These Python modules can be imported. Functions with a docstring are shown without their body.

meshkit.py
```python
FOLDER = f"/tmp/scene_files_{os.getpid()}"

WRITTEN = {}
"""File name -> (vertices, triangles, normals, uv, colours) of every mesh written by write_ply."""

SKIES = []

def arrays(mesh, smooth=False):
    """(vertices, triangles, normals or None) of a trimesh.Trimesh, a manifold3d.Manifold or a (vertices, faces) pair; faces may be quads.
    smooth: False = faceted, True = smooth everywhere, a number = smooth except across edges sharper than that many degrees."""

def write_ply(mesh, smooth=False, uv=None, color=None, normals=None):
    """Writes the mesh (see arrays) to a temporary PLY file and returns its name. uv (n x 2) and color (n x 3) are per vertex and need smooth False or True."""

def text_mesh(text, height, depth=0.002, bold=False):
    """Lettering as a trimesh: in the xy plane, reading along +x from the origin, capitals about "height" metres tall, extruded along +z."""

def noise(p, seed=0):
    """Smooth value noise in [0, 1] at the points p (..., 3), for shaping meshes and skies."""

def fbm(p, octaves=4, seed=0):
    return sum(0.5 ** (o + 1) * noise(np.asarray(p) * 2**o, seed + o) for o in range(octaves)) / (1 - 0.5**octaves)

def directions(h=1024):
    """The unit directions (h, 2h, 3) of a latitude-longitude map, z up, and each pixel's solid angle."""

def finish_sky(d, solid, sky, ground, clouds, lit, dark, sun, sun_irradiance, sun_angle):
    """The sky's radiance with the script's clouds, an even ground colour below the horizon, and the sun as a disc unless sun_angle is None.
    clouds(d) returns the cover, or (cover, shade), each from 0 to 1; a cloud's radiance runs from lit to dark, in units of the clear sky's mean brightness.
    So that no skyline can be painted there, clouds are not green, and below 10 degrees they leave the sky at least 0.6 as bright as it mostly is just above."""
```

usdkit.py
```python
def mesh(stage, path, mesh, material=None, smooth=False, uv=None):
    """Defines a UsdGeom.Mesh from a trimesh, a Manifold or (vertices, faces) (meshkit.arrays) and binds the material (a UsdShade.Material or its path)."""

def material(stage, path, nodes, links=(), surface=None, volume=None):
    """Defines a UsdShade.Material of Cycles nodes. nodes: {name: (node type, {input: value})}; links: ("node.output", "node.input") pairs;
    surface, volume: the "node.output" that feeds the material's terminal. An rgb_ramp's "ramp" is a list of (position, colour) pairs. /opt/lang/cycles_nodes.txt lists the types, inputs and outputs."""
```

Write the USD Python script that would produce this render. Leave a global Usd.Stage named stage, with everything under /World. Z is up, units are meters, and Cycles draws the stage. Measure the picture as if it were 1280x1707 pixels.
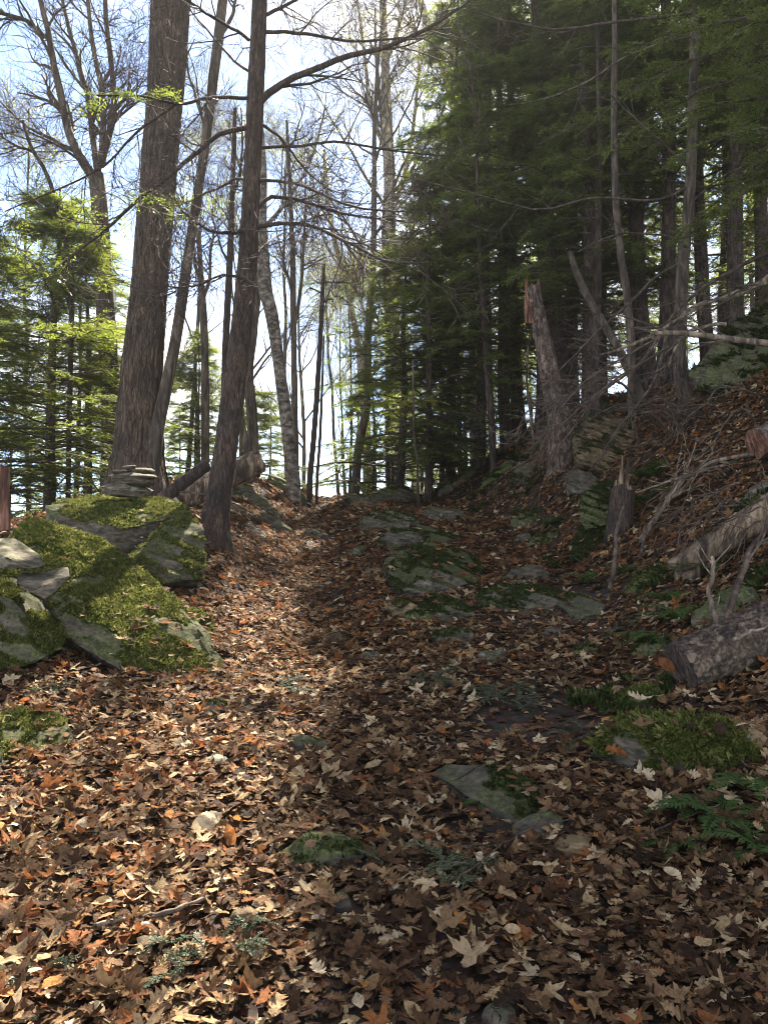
import math
import numpy as np, trimesh, usdkit, meshkit
from scipy.interpolate import RegularGridInterpolator
from pxr import Usd, UsdGeom, UsdLux, UsdShade, Gf, Sdf, Vt

# ------------------------------------------------------------------ camera, sky, sun, exposure
stage = Usd.Stage.CreateInMemory()
UsdGeom.Xform.Define(stage, '/World')
EYE, PITCH, FPX = np.array([0.0, 0.0, 1.5]), math.radians(3.0), 1429.0
cam = UsdGeom.Camera.Define(stage, '/World/camera')
cam.CreateFocalLengthAttr(28.0)
cam.CreateHorizontalApertureAttr(28.0 * 1280 / FPX)
cam.AddTranslateOp().Set(Gf.Vec3d(*EYE))
cam.AddRotateXOp().Set(90 + math.degrees(PITCH))
cam.CreateExposureAttr(3.38)
SUN_EL, SUN_AZ = math.radians(45), math.radians(7.6)
usdkit.material(stage, '/World/Looks/sky_look', {
    'tc': ('texture_coordinate', {}),
    'mp': ('mapping', {'scale': (1.0, 1.0, 2.2), 'location': (0.35, 0.2, 0.1)}),
    'n': ('noise_texture', {'scale': 2.6, 'detail': 7, 'roughness': 0.55, 'distortion': 0.3}),
    'r': ('rgb_ramp', {'ramp': [(0.43, (0, 0, 0)), (0.66, (1, 1, 1))]}),
    's': ('sky_texture', {'sky_type': 'single_scattering', 'sun_disc': False, 'sun_elevation': SUN_EL, 'sun_rotation': SUN_AZ, 'ozone_density': 0.5, 'air_density': 0.55, 'aerosol_density': 0.12}),
    'm': ('mix', {'color2': (3.55, 3.4, 3.15)}),
    'b': ('background_shader', {'strength': 0.05})},
    [('tc.generated', 'mp.vector'), ('mp.vector', 'n.vector'), ('n.fac', 'r.fac'), ('r.color', 'm.fac'), ('s.color', 'm.color1'), ('m.color', 'b.color')], surface='b.background')
dome = UsdLux.DomeLight.Define(stage, '/World/sky')
UsdShade.MaterialBindingAPI.Apply(dome.GetPrim()).Bind(UsdShade.Material.Get(stage, '/World/Looks/sky_look'))
dome.GetPrim().SetCustomDataByKey('kind', 'structure')
sun = UsdLux.DistantLight.Define(stage, '/World/sun')
sun.CreateNormalizeAttr(True); sun.CreateIntensityAttr(0.98); sun.CreateAngleAttr(0.53); sun.CreateColorAttr(Gf.Vec3f(1.0, 0.92, 0.79))
sun.AddRotateXYZOp().Set(Gf.Vec3f(-(90 - math.degrees(SUN_EL)), 0, -math.degrees(SUN_AZ)))

# ------------------------------------------------------------------ helpers
_used = {}
def numbered(parent, name):
    k = (parent, name)
    _used[k] = _used.get(k, -1) + 1
    return f'{parent}/{name}' + (f'_{_used[k]:03d}' if _used[k] else '')
def path_of(p):
    return '/World' if p is None else str(p.GetPath())
def tag(p, label=None, cat=None, group=None, kind=None):
    for k, v in (('label', label), ('category', cat), ('group', group), ('kind', kind)):
        if v: p.SetCustomDataByKey(k, v)
    return p
def thing(name, label, cat, group=None, loc=None, rotz=0.0, kind=None):
    x = UsdGeom.Xform.Define(stage, numbered('/World', name))
    if loc is not None:
        x.AddTranslateOp().Set(Gf.Vec3d(*map(float, loc)))
        if rotz: x.AddRotateZOp().Set(float(rotz))
    return tag(x.GetPrim(), label, cat, group, kind)
def obj(name, mesh, m, parent=None, smooth=False, off=None, label=None, kind=None):
    if off is not None:
        v, f, _ = meshkit.arrays(mesh); mesh = (v - np.asarray(off), f)
    p = usdkit.mesh(stage, numbered(path_of(parent), name), mesh, M[m], smooth).GetPrim()
    return tag(p, label, kind=kind)
def copy_of(cls, name, label, cat, loc, rotz=0.0, s=1.0, group=None, tilt=(0, 0)):
    x = UsdGeom.Xform.Define(stage, numbered('/World', name))
    x.AddTranslateOp().Set(Gf.Vec3d(*map(float, loc))); x.AddRotateXYZOp().Set(Gf.Vec3f(float(tilt[0]), float(tilt[1]), float(rotz)))
    x.AddScaleOp().Set(Gf.Vec3f(*([float(s)] * 3 if np.ndim(s) == 0 else map(float, s))))
    p = x.GetPrim(); p.GetReferences().AddInternalReference(cls); p.SetInstanceable(True)
    return tag(p, label, cat, group)
def instancer(path, protos, pos, quat, scale, idx, kind='stuff', label=None, cat=None):
    """protos: (mesh, material) pairs. quat (n,4) w x y z."""
    pi = UsdGeom.PointInstancer.Define(stage, path); t = []
    for i, (msh, m) in enumerate(protos):
        q = f'{path}/shape_{i:03d}'; usdkit.mesh(stage, q, msh, M[m], True); t.append(q)
    pi.CreatePrototypesRel().SetTargets(t)
    pi.CreatePositionsAttr(Vt.Vec3fArray.FromNumpy(np.asarray(pos, np.float32)))
    pi.CreateProtoIndicesAttr(Vt.IntArray.FromNumpy(np.asarray(idx, np.int32)))
    scale = np.asarray(scale, np.float32); scale = np.repeat(scale[:, None], 3, 1) if scale.ndim == 1 else scale
    pi.CreateScalesAttr(Vt.Vec3fArray.FromNumpy(scale))
    q = np.asarray(quat, np.float16)
    pi.CreateOrientationsAttr(Vt.QuathArray([Gf.Quath(float(a), float(b), float(c), float(d)) for a, b, c, d in q]))
    return tag(pi.GetPrim(), label, cat, kind=kind)
def nrm(v):
    return v / np.maximum(np.linalg.norm(v, axis=-1, keepdims=True), 1e-9)
def quat_from(normal, spin):
    """Quaternions turning +z to each normal after a spin about z."""
    n = nrm(np.asarray(normal, float)); w = 1 + n[:, 2]; q = np.stack([w, -n[:, 1], n[:, 0], 0 * w], 1)
    q[w < 1e-5] = (0, 1, 0, 0); q = nrm(q)
    c, s = np.cos(spin / 2), np.sin(spin / 2); a, b, cc, d = q.T
    return np.stack([a * c - d * s, b * c + cc * s, cc * c - b * s, d * c + a * s], 1)
def P(px, py, d):
    """The point at depth d (metres along y) that the camera sees at a pixel of the photograph."""
    u, v = (px - 640) / FPX, (853.5 - py) / FPX
    c, s = math.cos(PITCH), math.sin(PITCH)
    dr = np.array([u, c - v * s, s + v * c])
    return EYE + dr * (d / dr[1])
def PW(px, d):
    return px / FPX * d
def sm(a, b, x):
    t = np.clip((x - a) / (b - a), 0, 1); return t * t * (3 - 2 * t)
def lerp(xs, ys, x): return np.interp(x, xs, ys)
def noise2(x, y, s, seed=0, oct=4):
    return meshkit.fbm(np.stack([np.asarray(x) * s, np.asarray(y) * s, np.zeros_like(x) + seed * 3.7], -1), oct, seed) - 0.5

# ------------------------------------------------------------------ ground height
def height_raw(x, y):
    x = np.asarray(x, float); y = np.asarray(y, float)
    z = 0.137 * np.minimum(y, 22.5) - 0.30 * sm(3.5, -8, y)
    dec = np.maximum(y - 22.5, 0); side = sm(2.0, 9.0, x)
    z = z - (0.20 * np.minimum(dec, 60)) * (1 - side) + side * 0.10 * np.minimum(dec, 40)
    toe = lerp([0, 4, 9, 14, 18, 22, 30], [1.1, 1.15, 2.2, 2.25, 1.6, 1.1, 0.9], y)
    k = lerp([0, 3, 5.5, 8, 11, 16, 25, 40], [.06, .16, .45, .62, .80, .82, .6, .5], y)
    e = x - toe; es = 0.5 * (e + np.sqrt(e * e + 0.08))
    rise = k * np.minimum(es, 2.8) + 0.34 * np.clip(es - 2.8, 0, 22) - 0.15 * np.clip(es - 24, 0, 60)
    z = z + rise * lerp([-5, 2], [0.3, 1], y)
    lt = lerp([0, 5, 9, 14, 18, 22], [-1.2, -1.2, -1.05, -1.4, -1.5, -1.5], y)
    b = lerp([3, 5, 7, 9.5, 14, 16, 20, 24], [0.0, .06, .25, .45, .62, .72, .45, .2], y)
    z = z + b * sm(0, -1.1, x - lt)
    drop = lerp([0, 6, 10, 16, 24], [-3.2, -3.6, -4.2, -3.6, -3.0], y)
    dd = np.maximum(drop - x, 0); z = z - 0.42 * np.minimum(dd * dd / (dd + 0.8), 26)
    xc = -0.12 - 0.035 * y
    z = z - 0.13 * np.exp(-((x - xc + 0.25) / 0.38) ** 2) * sm(4.5, 7, y) * sm(17, 13, y)
    z = z + 0.16 * noise2(x, y, 0.55, 1) + 0.07 * noise2(x, y, 2.2, 2) + 0.6 * noise2(x, y, 0.13, 5, 3) * (sm(4, 10, np.abs(x - 1)) + sm(24, 40, y) * side)
    return z
def _axis(parts):
    return np.unique(np.concatenate([np.arange(a, b, s) for a, b, s in parts]).round(4))
GX = _axis([(-240, -60, 12), (-60, -14, 2), (-14, -5, .4), (-5, 7, .07), (7, 16, .3), (16, 60, 2), (60, 241, 12)])
GY = _axis([(-60, -6, 6), (-6, .8, .6), (.8, 14, .06), (14, 27, .12), (27, 60, 1), (60, 320, 10)])
gx, gy = np.meshgrid(GX, GY)
GZ = height_raw(gx, gy)
_gi = RegularGridInterpolator((GY, GX), GZ, bounds_error=False, fill_value=None)
def H(x, y):
    return _gi(np.stack([np.asarray(y, float), np.asarray(x, float)], -1))
def hz(x, y): return float(H(np.array([x]), np.array([y]))[0])
def ground_normal(x, y):
    e = 0.08; return nrm(np.stack([-(H(x + e, y) - H(x - e, y)) / (2 * e), -(H(x, y + e) - H(x, y - e)) / (2 * e), np.ones_like(x)], -1))
def G(px, py, dmax=60.0):
    """Where the camera's ray through a pixel meets the ground."""
    t = np.arange(1.2, dmax, 0.02); q = EYE + (P(px, py, 1.0) - EYE) * t[:, None]
    hit = np.nonzero(q[:, 2] < H(q[:, 0], q[:, 1]))[0]
    i = hit[0] if len(hit) else len(t) - 1
    return np.array([q[i, 0], q[i, 1], hz(q[i, 0], q[i, 1])])
def at_depth(px, d):
    x = (px - 640) / FPX * d * math.cos(PITCH); return np.array([x, d, hz(x, d)])

# ------------------------------------------------------------------ materials
M = {}
def mat(name, nodes, links, surface='p.BSDF'):
    M[name] = usdkit.material(stage, '/World/Looks/' + name, nodes, links, surface=surface)
def bark(name, dark, mid, light, scale=9.0, stretch=0.16, bump=0.6, dist=0.03, moss=0.0):
    n = {'tc': ('texture_coordinate', {}), 'mp': ('mapping', {'scale': (1, 1, stretch)}),
         'n': ('noise_texture', {'scale': scale, 'detail': 8, 'roughness': 0.65, 'distortion': 0.6}),
         'n2': ('noise_texture', {'scale': 2.3, 'detail': 5, 'roughness': 0.6}),
         'r': ('rgb_ramp', {'ramp': [(0.38, dark), (0.5, mid), (0.62, light)]}),
         'r2': ('rgb_ramp', {'ramp': [(0.35, (.55, .55, .55)), (0.65, (1.25, 1.2, 1.15))]}),
         'm': ('mix', {'mix_type': 'multiply', 'fac': 0.8}), 'b': ('bump', {'strength': bump, 'distance': dist}),
         'p': ('principled_bsdf', {'roughness': 0.92, 'specular_ior_level': 0.25})}
    l = [('tc.object', 'mp.vector'), ('mp.vector', 'n.vector'), ('tc.object', 'n2.vector'), ('n.fac', 'r.fac'), ('n2.fac', 'r2.fac'),
         ('r.color', 'm.color1'), ('r2.color', 'm.color2'), ('n.fac', 'b.height'), ('b.normal', 'p.normal')]
    if moss:
        n |= {'n3': ('noise_texture', {'scale': 3.1, 'detail': 6, 'roughness': 0.7}), 'r3': ('rgb_ramp', {'ramp': [(0.62 - moss, (0, 0, 0)), (0.70 - moss, (1, 1, 1))]}),
              'mm': ('mix', {'color2': (.045, .075, .015)})}
        l += [('tc.object', 'n3.vector'), ('n3.fac', 'r3.fac'), ('r3.color', 'mm.fac'), ('m.color', 'mm.color1'), ('mm.color', 'p.base_color')]
    else:
        l += [('m.color', 'p.base_color')]
    mat(name, n, l)
bark('bark_grey_brown', (.022, .014, .010), (.068, .045, .031), (.145, .103, .075), 11, .13, 1.0, .05)
bark('bark_hemlock', (.012, .008, .006), (.036, .024, .018), (.080, .056, .042), 16, .2, .7, .02)
bark('bark_maple', (.018, .013, .009), (.052, .037, .027), (.11, .082, .06), 10, .2, .6, .02)
bark('bark_pale', (.07, .055, .042), (.19, .155, .12), (.34, .29, .235), 7, .8, .4, .015)
bark('bark_birch', (.028, .021, .016), (.10, .078, .06), (.20, .168, .135), 7, 1.4, .4, .01)
bark('bark_snag', (.020, .012, .009), (.065, .043, .032), (.16, .118, .093), 15, .45, .8, .02)
bark('wood_torn', (.035, .014, .009), (.10, .042, .026), (.22, .11, .075), 30, .08, .8, .01)
bark('wood_cut', (.20, .13, .09), (.40, .29, .21), (.56, .44, .34), 30, .3, .3, .004)
bark('wood_rotten', (.02, .012, .008), (.075, .048, .030), (.22, .155, .10), 13, .12, .8, .015)
bark('wood_weathered', (.032, .022, .016), (.10, .073, .053), (.215, .165, .12), 14, .2, .5, .008)
bark('twig_brown', (.022, .014, .010), (.05, .033, .023), (.10, .07, .05), 12, 1, .3, .004)
bark('twig_dark', (.020, .013, .010), (.045, .031, .023), (.09, .065, .05), 12, 1, .3, .004)

def plates(name, dark, mid, light, scale, stretch, width=.09, dist=.02):
    mat(name, {'tc': ('texture_coordinate', {}), 'nw': ('noise_texture', {'scale': 5.0, 'detail': 4}), 'ad': ('mix', {'mix_type': 'add', 'fac': .09}), 'mp': ('mapping', {'scale': (1, 1, stretch)}),
        'v': ('voronoi_texture', {'feature': 'distance_to_edge', 'scale': scale}), 'rv': ('rgb_ramp', {'ramp': [(0, (.45, .42, .4)), (width, (.8, .8, .8)), (width * 3, (1, 1, 1))]}),
        'n': ('noise_texture', {'scale': 26, 'detail': 7, 'roughness': .7}), 'n2': ('noise_texture', {'scale': 2.2, 'detail': 5}), 'r': ('rgb_ramp', {'ramp': [(.36, dark), (.5, mid), (.64, light)]}), 'r2': ('rgb_ramp', {'ramp': [(.38, (.6, .6, .6)), (.62, (1.3, 1.25, 1.15))]}),
        'm': ('mix', {'mix_type': 'multiply', 'fac': .85}), 'm2': ('mix', {'mix_type': 'multiply', 'fac': .8}), 'h': ('math', {'math_type': 'multiply_add', 'value2': .35}), 'b': ('bump', {'strength': 1.0, 'distance': dist}), 'p': ('principled_bsdf', {'roughness': .92, 'specular_ior_level': .25})},
        [('tc.object', 'nw.vector'), ('tc.object', 'ad.color1'), ('nw.color', 'ad.color2'), ('ad.color', 'mp.vector'), ('mp.vector', 'v.vector'), ('v.distance', 'rv.fac'), ('mp.vector', 'n.vector'), ('tc.object', 'n2.vector'), ('n.fac', 'r.fac'), ('n2.fac', 'r2.fac'),
         ('r.color', 'm.color1'), ('rv.color', 'm.color2'), ('m.color', 'm2.color1'), ('r2.color', 'm2.color2'), ('m2.color', 'p.base_color'), ('n.fac', 'h.value1'), ('rv.color', 'h.value3'), ('h.value', 'b.height'), ('b.normal', 'p.normal')])
plates('bark_plates', (.024, .015, .010), (.060, .039, .027), (.108, .075, .054), 30, .13, .05, .03)
plates('bark_dark', (.014, .008, .006), (.040, .025, .018), (.082, .055, .041), 40, .2, .05, .02)
bark('bark_scaly', (.014, .009, .006), (.050, .034, .024), (.13, .095, .068), 24, .7, 1.0, .03)
def rock(name, moss, tone=1.0, lichen=0.3, wet=0.0, brown=0.0):
    c = lambda r, g, b: (r * .72 * tone * (1.12 + .2 * brown), g * .68 * tone, b * .54 * tone * (1 - .3 * brown))
    mat(name, {
        'g': ('geometry', {}), 'sx': ('separate_xyz', {}),
        'mp': ('mapping', {'scale': (1, 1, 2.8), 'rotation': (.25, .3, 0)}),
        'n': ('noise_texture', {'scale': 9, 'detail': 9, 'roughness': 0.68, 'distortion': .4}),
        'nf': ('noise_texture', {'scale': 45, 'detail': 6, 'roughness': .75}),
        'nl': ('noise_texture', {'scale': 5.5, 'detail': 7, 'roughness': 0.65}),
        'nm': ('noise_texture', {'scale': 3.6, 'detail': 8, 'roughness': 0.7}),
        'r': ('rgb_ramp', {'ramp': [(.34, c(.035, .033, .030)), (.46, c(.105, .100, .09)), (.56, c(.19, .178, .158)), (.68, c(.32, .30, .265))]}),
        'rl': ('rgb_ramp', {'ramp': [(.66 - .2 * lichen, (0, 0, 0)), (.73 - .2 * lichen, (.8, .8, .8))]}),
        'ml': ('mix', {'color2': (.21, .20, .145)}),
        'za': ('math', {'math_type': 'multiply_add', 'value2': .42, 'value3': moss - .95}),
        'zb': ('math', {'math_type': 'add'}),
        'rm': ('rgb_ramp', {'ramp': [(-.0, (0, 0, 0)), (.10, (.35, .35, .35)), (.24, (.92, .92, .92))]}),
        'rmc': ('rgb_ramp', {'ramp': [(.36, (.016, .019, .008)), (.5, (.050, .056, .017)), (.64, (.115, .115, .04))]}),
        'mm': ('mix', {}), 'b': ('bump', {'strength': .9, 'distance': .02}), 'b2': ('bump', {'strength': .5, 'distance': .008}),
        'p': ('principled_bsdf', {'roughness': .88 - .5 * wet, 'specular_ior_level': .14 + .2 * wet})},
        [('g.position', 'mp.vector'), ('mp.vector', 'n.vector'), ('g.position', 'nf.vector'), ('g.position', 'nl.vector'), ('g.position', 'nm.vector'),
         ('n.fac', 'r.fac'), ('nl.fac', 'rl.fac'), ('r.color', 'ml.color1'), ('rl.color', 'ml.fac'), ('g.normal', 'sx.vector'), ('sx.z', 'za.value1'),
         ('za.value', 'zb.value1'), ('nm.fac', 'zb.value2'), ('zb.value', 'rm.fac'), ('nf.fac', 'rmc.fac'), ('ml.color', 'mm.color1'), ('rmc.color', 'mm.color2'),
         ('rm.color', 'mm.fac'), ('mm.color', 'p.base_color'), ('n.fac', 'b.height'), ('nf.fac', 'b2.height'), ('b.normal', 'b2.normal'), ('b2.normal', 'p.normal')])
rock('rock_mossy', .62, 1.0, .35)
rock('rock_half_mossy', .38, .62, .12)
rock('rock_bare', .06, .8, .1)
rock('rock_lichen', .16, .9, .7)
rock('rock_trail', .22, .52, .06, .2)
rock('rock_brown', .05, .75, .1, .0, .9)
rock('rock_dark', .30, .6, .2)

mat('moss', {'oi': ('object_info', {}), 'r': ('rgb_ramp', {'ramp': [(0, (.04, .05, .012)), (.45, (.10, .115, .024)), (.8, (.18, .185, .045)), (1, (.24, .20, .08))]}),
    'd': ('principled_bsdf', {'roughness': .9, 'specular_ior_level': .1}), 't': ('translucent_bsdf', {}), 'x': ('mix_closure', {'fac': .4})},
    [('oi.random', 'r.fac'), ('r.color', 'd.base_color'), ('r.color', 't.color'), ('d.BSDF', 'x.closure1'), ('t.BSDF', 'x.closure2')], 'x.closure')
mat('moss_dark', {'oi': ('object_info', {}), 'r': ('rgb_ramp', {'ramp': [(0, (.016, .026, .008)), (.6, (.042, .060, .014)), (1, (.10, .105, .03))]}),
    'd': ('principled_bsdf', {'roughness': .9, 'specular_ior_level': .1}), 't': ('translucent_bsdf', {}), 'x': ('mix_closure', {'fac': .4})},
    [('oi.random', 'r.fac'), ('r.color', 'd.base_color'), ('r.color', 't.color'), ('d.BSDF', 'x.closure1'), ('t.BSDF', 'x.closure2')], 'x.closure')
def dead_leaf(name, stops, transl=.22):
    mat(name, {'oi': ('object_info', {}), 'tc': ('texture_coordinate', {}), 'n': ('noise_texture', {'scale': 4.5, 'detail': 6, 'roughness': .7}),
        'w': ('noise_texture', {'scale': 22, 'detail': 2}),
        'r': ('rgb_ramp', {'ramp': stops}), 'rn': ('rgb_ramp', {'ramp': [(.34, (.38, .34, .30)), (.52, (1, 1, 1)), (.7, (1.3, 1.25, 1.2))]}),
        'm': ('mix', {'mix_type': 'multiply', 'fac': .85}), 'b': ('bump', {'strength': .35, 'distance': .03}),
        'd': ('principled_bsdf', {'roughness': .8, 'specular_ior_level': .12}), 't': ('translucent_bsdf', {}), 'x': ('mix_closure', {'fac': transl})},
        [('oi.random', 'r.fac'), ('tc.object', 'n.vector'), ('tc.object', 'w.vector'), ('n.fac', 'rn.fac'), ('r.color', 'm.color1'), ('rn.color', 'm.color2'), ('w.fac', 'b.height'),
         ('b.normal', 'd.normal'), ('m.color', 'd.base_color'), ('m.color', 't.color'), ('d.BSDF', 'x.closure1'), ('t.BSDF', 'x.closure2')], 'x.closure')
dead_leaf('leaf_tan', [(0, (.070, .037, .016)), (.4, (.155, .088, .040)), (.7, (.265, .166, .080)), (.9, (.41, .285, .15)), (1, (.54, .40, .235))])
dead_leaf('leaf_brown', [(0, (.018, .0095, .005)), (.4, (.055, .028, .014)), (.75, (.12, .062, .031)), (1, (.21, .12, .06))])
dead_leaf('leaf_rust', [(0, (.10, .040, .018)), (.4, (.19, .072, .028)), (.8, (.30, .115, .038)), (1, (.42, .20, .06))], .35)
dead_leaf('leaf_pale', [(0, (.30, .205, .11)), (.5, (.42, .305, .175)), (1, (.56, .43, .275))], .25)
def needles(name, stops, transl, rough=.5):
    mat(name, {'g': ('geometry', {}), 'n': ('noise_texture', {'scale': .55, 'detail': 3}), 'a': ('math', {'math_type': 'multiply_add', 'value2': .45}), 'a2': ('math', {'math_type': 'multiply', 'value2': .75}),
        'r': ('rgb_ramp', {'ramp': stops}), 'rt': ('mix', {'mix_type': 'multiply', 'fac': 1.0, 'color2': (1.7, 1.6, .9)}), 'd': ('principled_bsdf', {'roughness': rough, 'specular_ior_level': .2}), 't': ('translucent_bsdf', {}), 'x': ('mix_closure', {'fac': transl})},
        [('g.position', 'n.vector'), ('n.fac', 'a2.value1'), ('g.random_per_island', 'a.value1'), ('a2.value', 'a.value3'), ('a.value', 'r.fac'), ('r.color', 'd.base_color'), ('r.color', 'rt.color1'), ('rt.color', 't.color'), ('d.BSDF', 'x.closure1'), ('t.BSDF', 'x.closure2')], 'x.closure')
needles('needles_hemlock', [(.15, (.06, .085, .030)), (.5, (.115, .145, .045)), (.8, (.17, .195, .055)), (1, (.23, .235, .07))], .55)
needles('needles_light', [(.1, (.06, .085, .022)), (.5, (.12, .15, .035)), (.9, (.20, .22, .05))], .55)
needles('needles_blue', [(.1, (.03, .055, .024)), (.5, (.06, .095, .040)), (.9, (.12, .155, .065))], .35)
needles('fern_green', [(.1, (.03, .058, .016)), (.5, (.06, .10, .022)), (.9, (.11, .16, .035))], .35, .85)
needles('leaf_spring', [(.1, (.16, .18, .03)), (.5, (.26, .27, .05)), (.9, (.36, .34, .08))], .5)
mat('soil', {'g': ('geometry', {}), 'n': ('noise_texture', {'scale': 14, 'detail': 9, 'roughness': .7}), 'n2': ('voronoi_texture', {'scale': 22}),
    'r': ('rgb_ramp', {'ramp': [(.3, (.016, .011, .008)), (.55, (.05, .033, .022)), (.75, (.11, .075, .05))]}),
    'm': ('mix', {'mix_type': 'multiply', 'fac': .5}), 'b': ('bump', {'strength': 1, 'distance': .03}), 'p': ('principled_bsdf', {'roughness': .95, 'specular_ior_level': .2})},
    [('g.position', 'n.vector'), ('g.position', 'n2.vector'), ('n.fac', 'r.fac'), ('r.color', 'm.color1'), ('n2.color', 'm.color2'), ('m.color', 'p.base_color'), ('n.fac', 'b.height'), ('b.normal', 'p.normal')])

# ------------------------------------------------------------------ mesh makers
def tubes(Pt, R, k=5):
    """Tubes along N paths of n points: Pt (N,n,3), R (N,n)."""
    Pt = np.asarray(Pt, float); R = np.asarray(R, float); N, n = R.shape
    if N == 0: return np.zeros((0, 3)), np.zeros((0, 3), int)
    T = nrm(np.gradient(Pt, axis=1)); ref = np.where(np.abs(T[:, :1, 2:3]) > .8, [1.0, 0, 0], [0, 0, 1.0])
    U = nrm(np.cross(T, ref)); W = np.cross(T, U)
    a = np.arange(k) / k * 2 * np.pi
    V = Pt[:, :, None] + R[:, :, None, None] * (np.cos(a)[:, None] * U[:, :, None] + np.sin(a)[:, None] * W[:, :, None])
    i, j, c = np.meshgrid(np.arange(N), np.arange(n - 1), np.arange(k), indexing='ij'); c2 = (c + 1) % k
    b = (i * n + j) * k; q0, q1, q2, q3 = b + c, b + c2, b + k + c2, b + k + c
    F = np.concatenate([np.stack([q0, q1, q2], -1).reshape(-1, 3), np.stack([q0, q2, q3], -1).reshape(-1, 3)])
    return V.reshape(-1, 3), F
def join(*ms):
    vs, fs, n = [], [], 0
    for v, f in ms:
        vs.append(v); fs.append(np.asarray(f) + n); n += len(v)
    return np.concatenate(vs), np.concatenate(fs)
def resample(pts, n, vals=None):
    """A smooth path through control points, n points."""
    pts = np.asarray(pts, float); s = np.concatenate([[0], np.cumsum(np.linalg.norm(np.diff(pts, axis=0), axis=1))])
    from scipy.interpolate import PchipInterpolator
    f = PchipInterpolator(s, pts) ; t = np.linspace(0, s[-1], n)
    return f(t) if vals is None else (f(t), np.interp(t, s, vals))
def spawn(rng, Pt, R, per, t0, t1, ang, length, npts, wander=.15, up=0.0, rs=.55, tip=.25, flat=False, jit=.35):
    """per child paths on each parent path."""
    N, n, _ = Pt.shape; t = rng.uniform(t0, t1, (N, per)) * (n - 1); i = np.minimum(t.astype(int), n - 2); f = (t - i)[..., None]
    r = np.arange(N)[:, None]; p = Pt[r, i] * (1 - f) + Pt[r, i + 1] * f; T = nrm(Pt[r, i + 1] - Pt[r, i]); rad = R[r, i] * (1 - f[..., 0]) + R[r, i + 1] * f[..., 0]
    p, T, rad, t = p.reshape(-1, 3), T.reshape(-1, 3), rad.ravel(), (t / (n - 1)).ravel()
    if flat:
        side = nrm(np.cross(T, [0, 0, 1.0])) * np.where(rng.random(len(p)) < .5, -1, 1)[:, None]; perp = nrm(side + rng.normal(0, .18, side.shape))
    else:
        v = rng.normal(size=p.shape); perp = nrm(v - (v * T).sum(-1, keepdims=True) * T)
    a = ang * (1 + jit * rng.uniform(-1, 1, len(p)))[:, None]; d = nrm(np.cos(a) * T + np.sin(a) * perp)
    L = (length(t) if callable(length) else length * np.ones(len(p))) * rng.uniform(.55, 1.25, len(p)); out = [p]
    for _ in range(npts - 1):
        out.append(out[-1] + d * (L / (npts - 1))[:, None]); d = nrm(d + rng.normal(0, wander, d.shape) + [0, 0, up])
    return np.stack(out, 1), np.minimum(rad * rs, 1)[:, None] * np.linspace(1, tip, npts)
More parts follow.
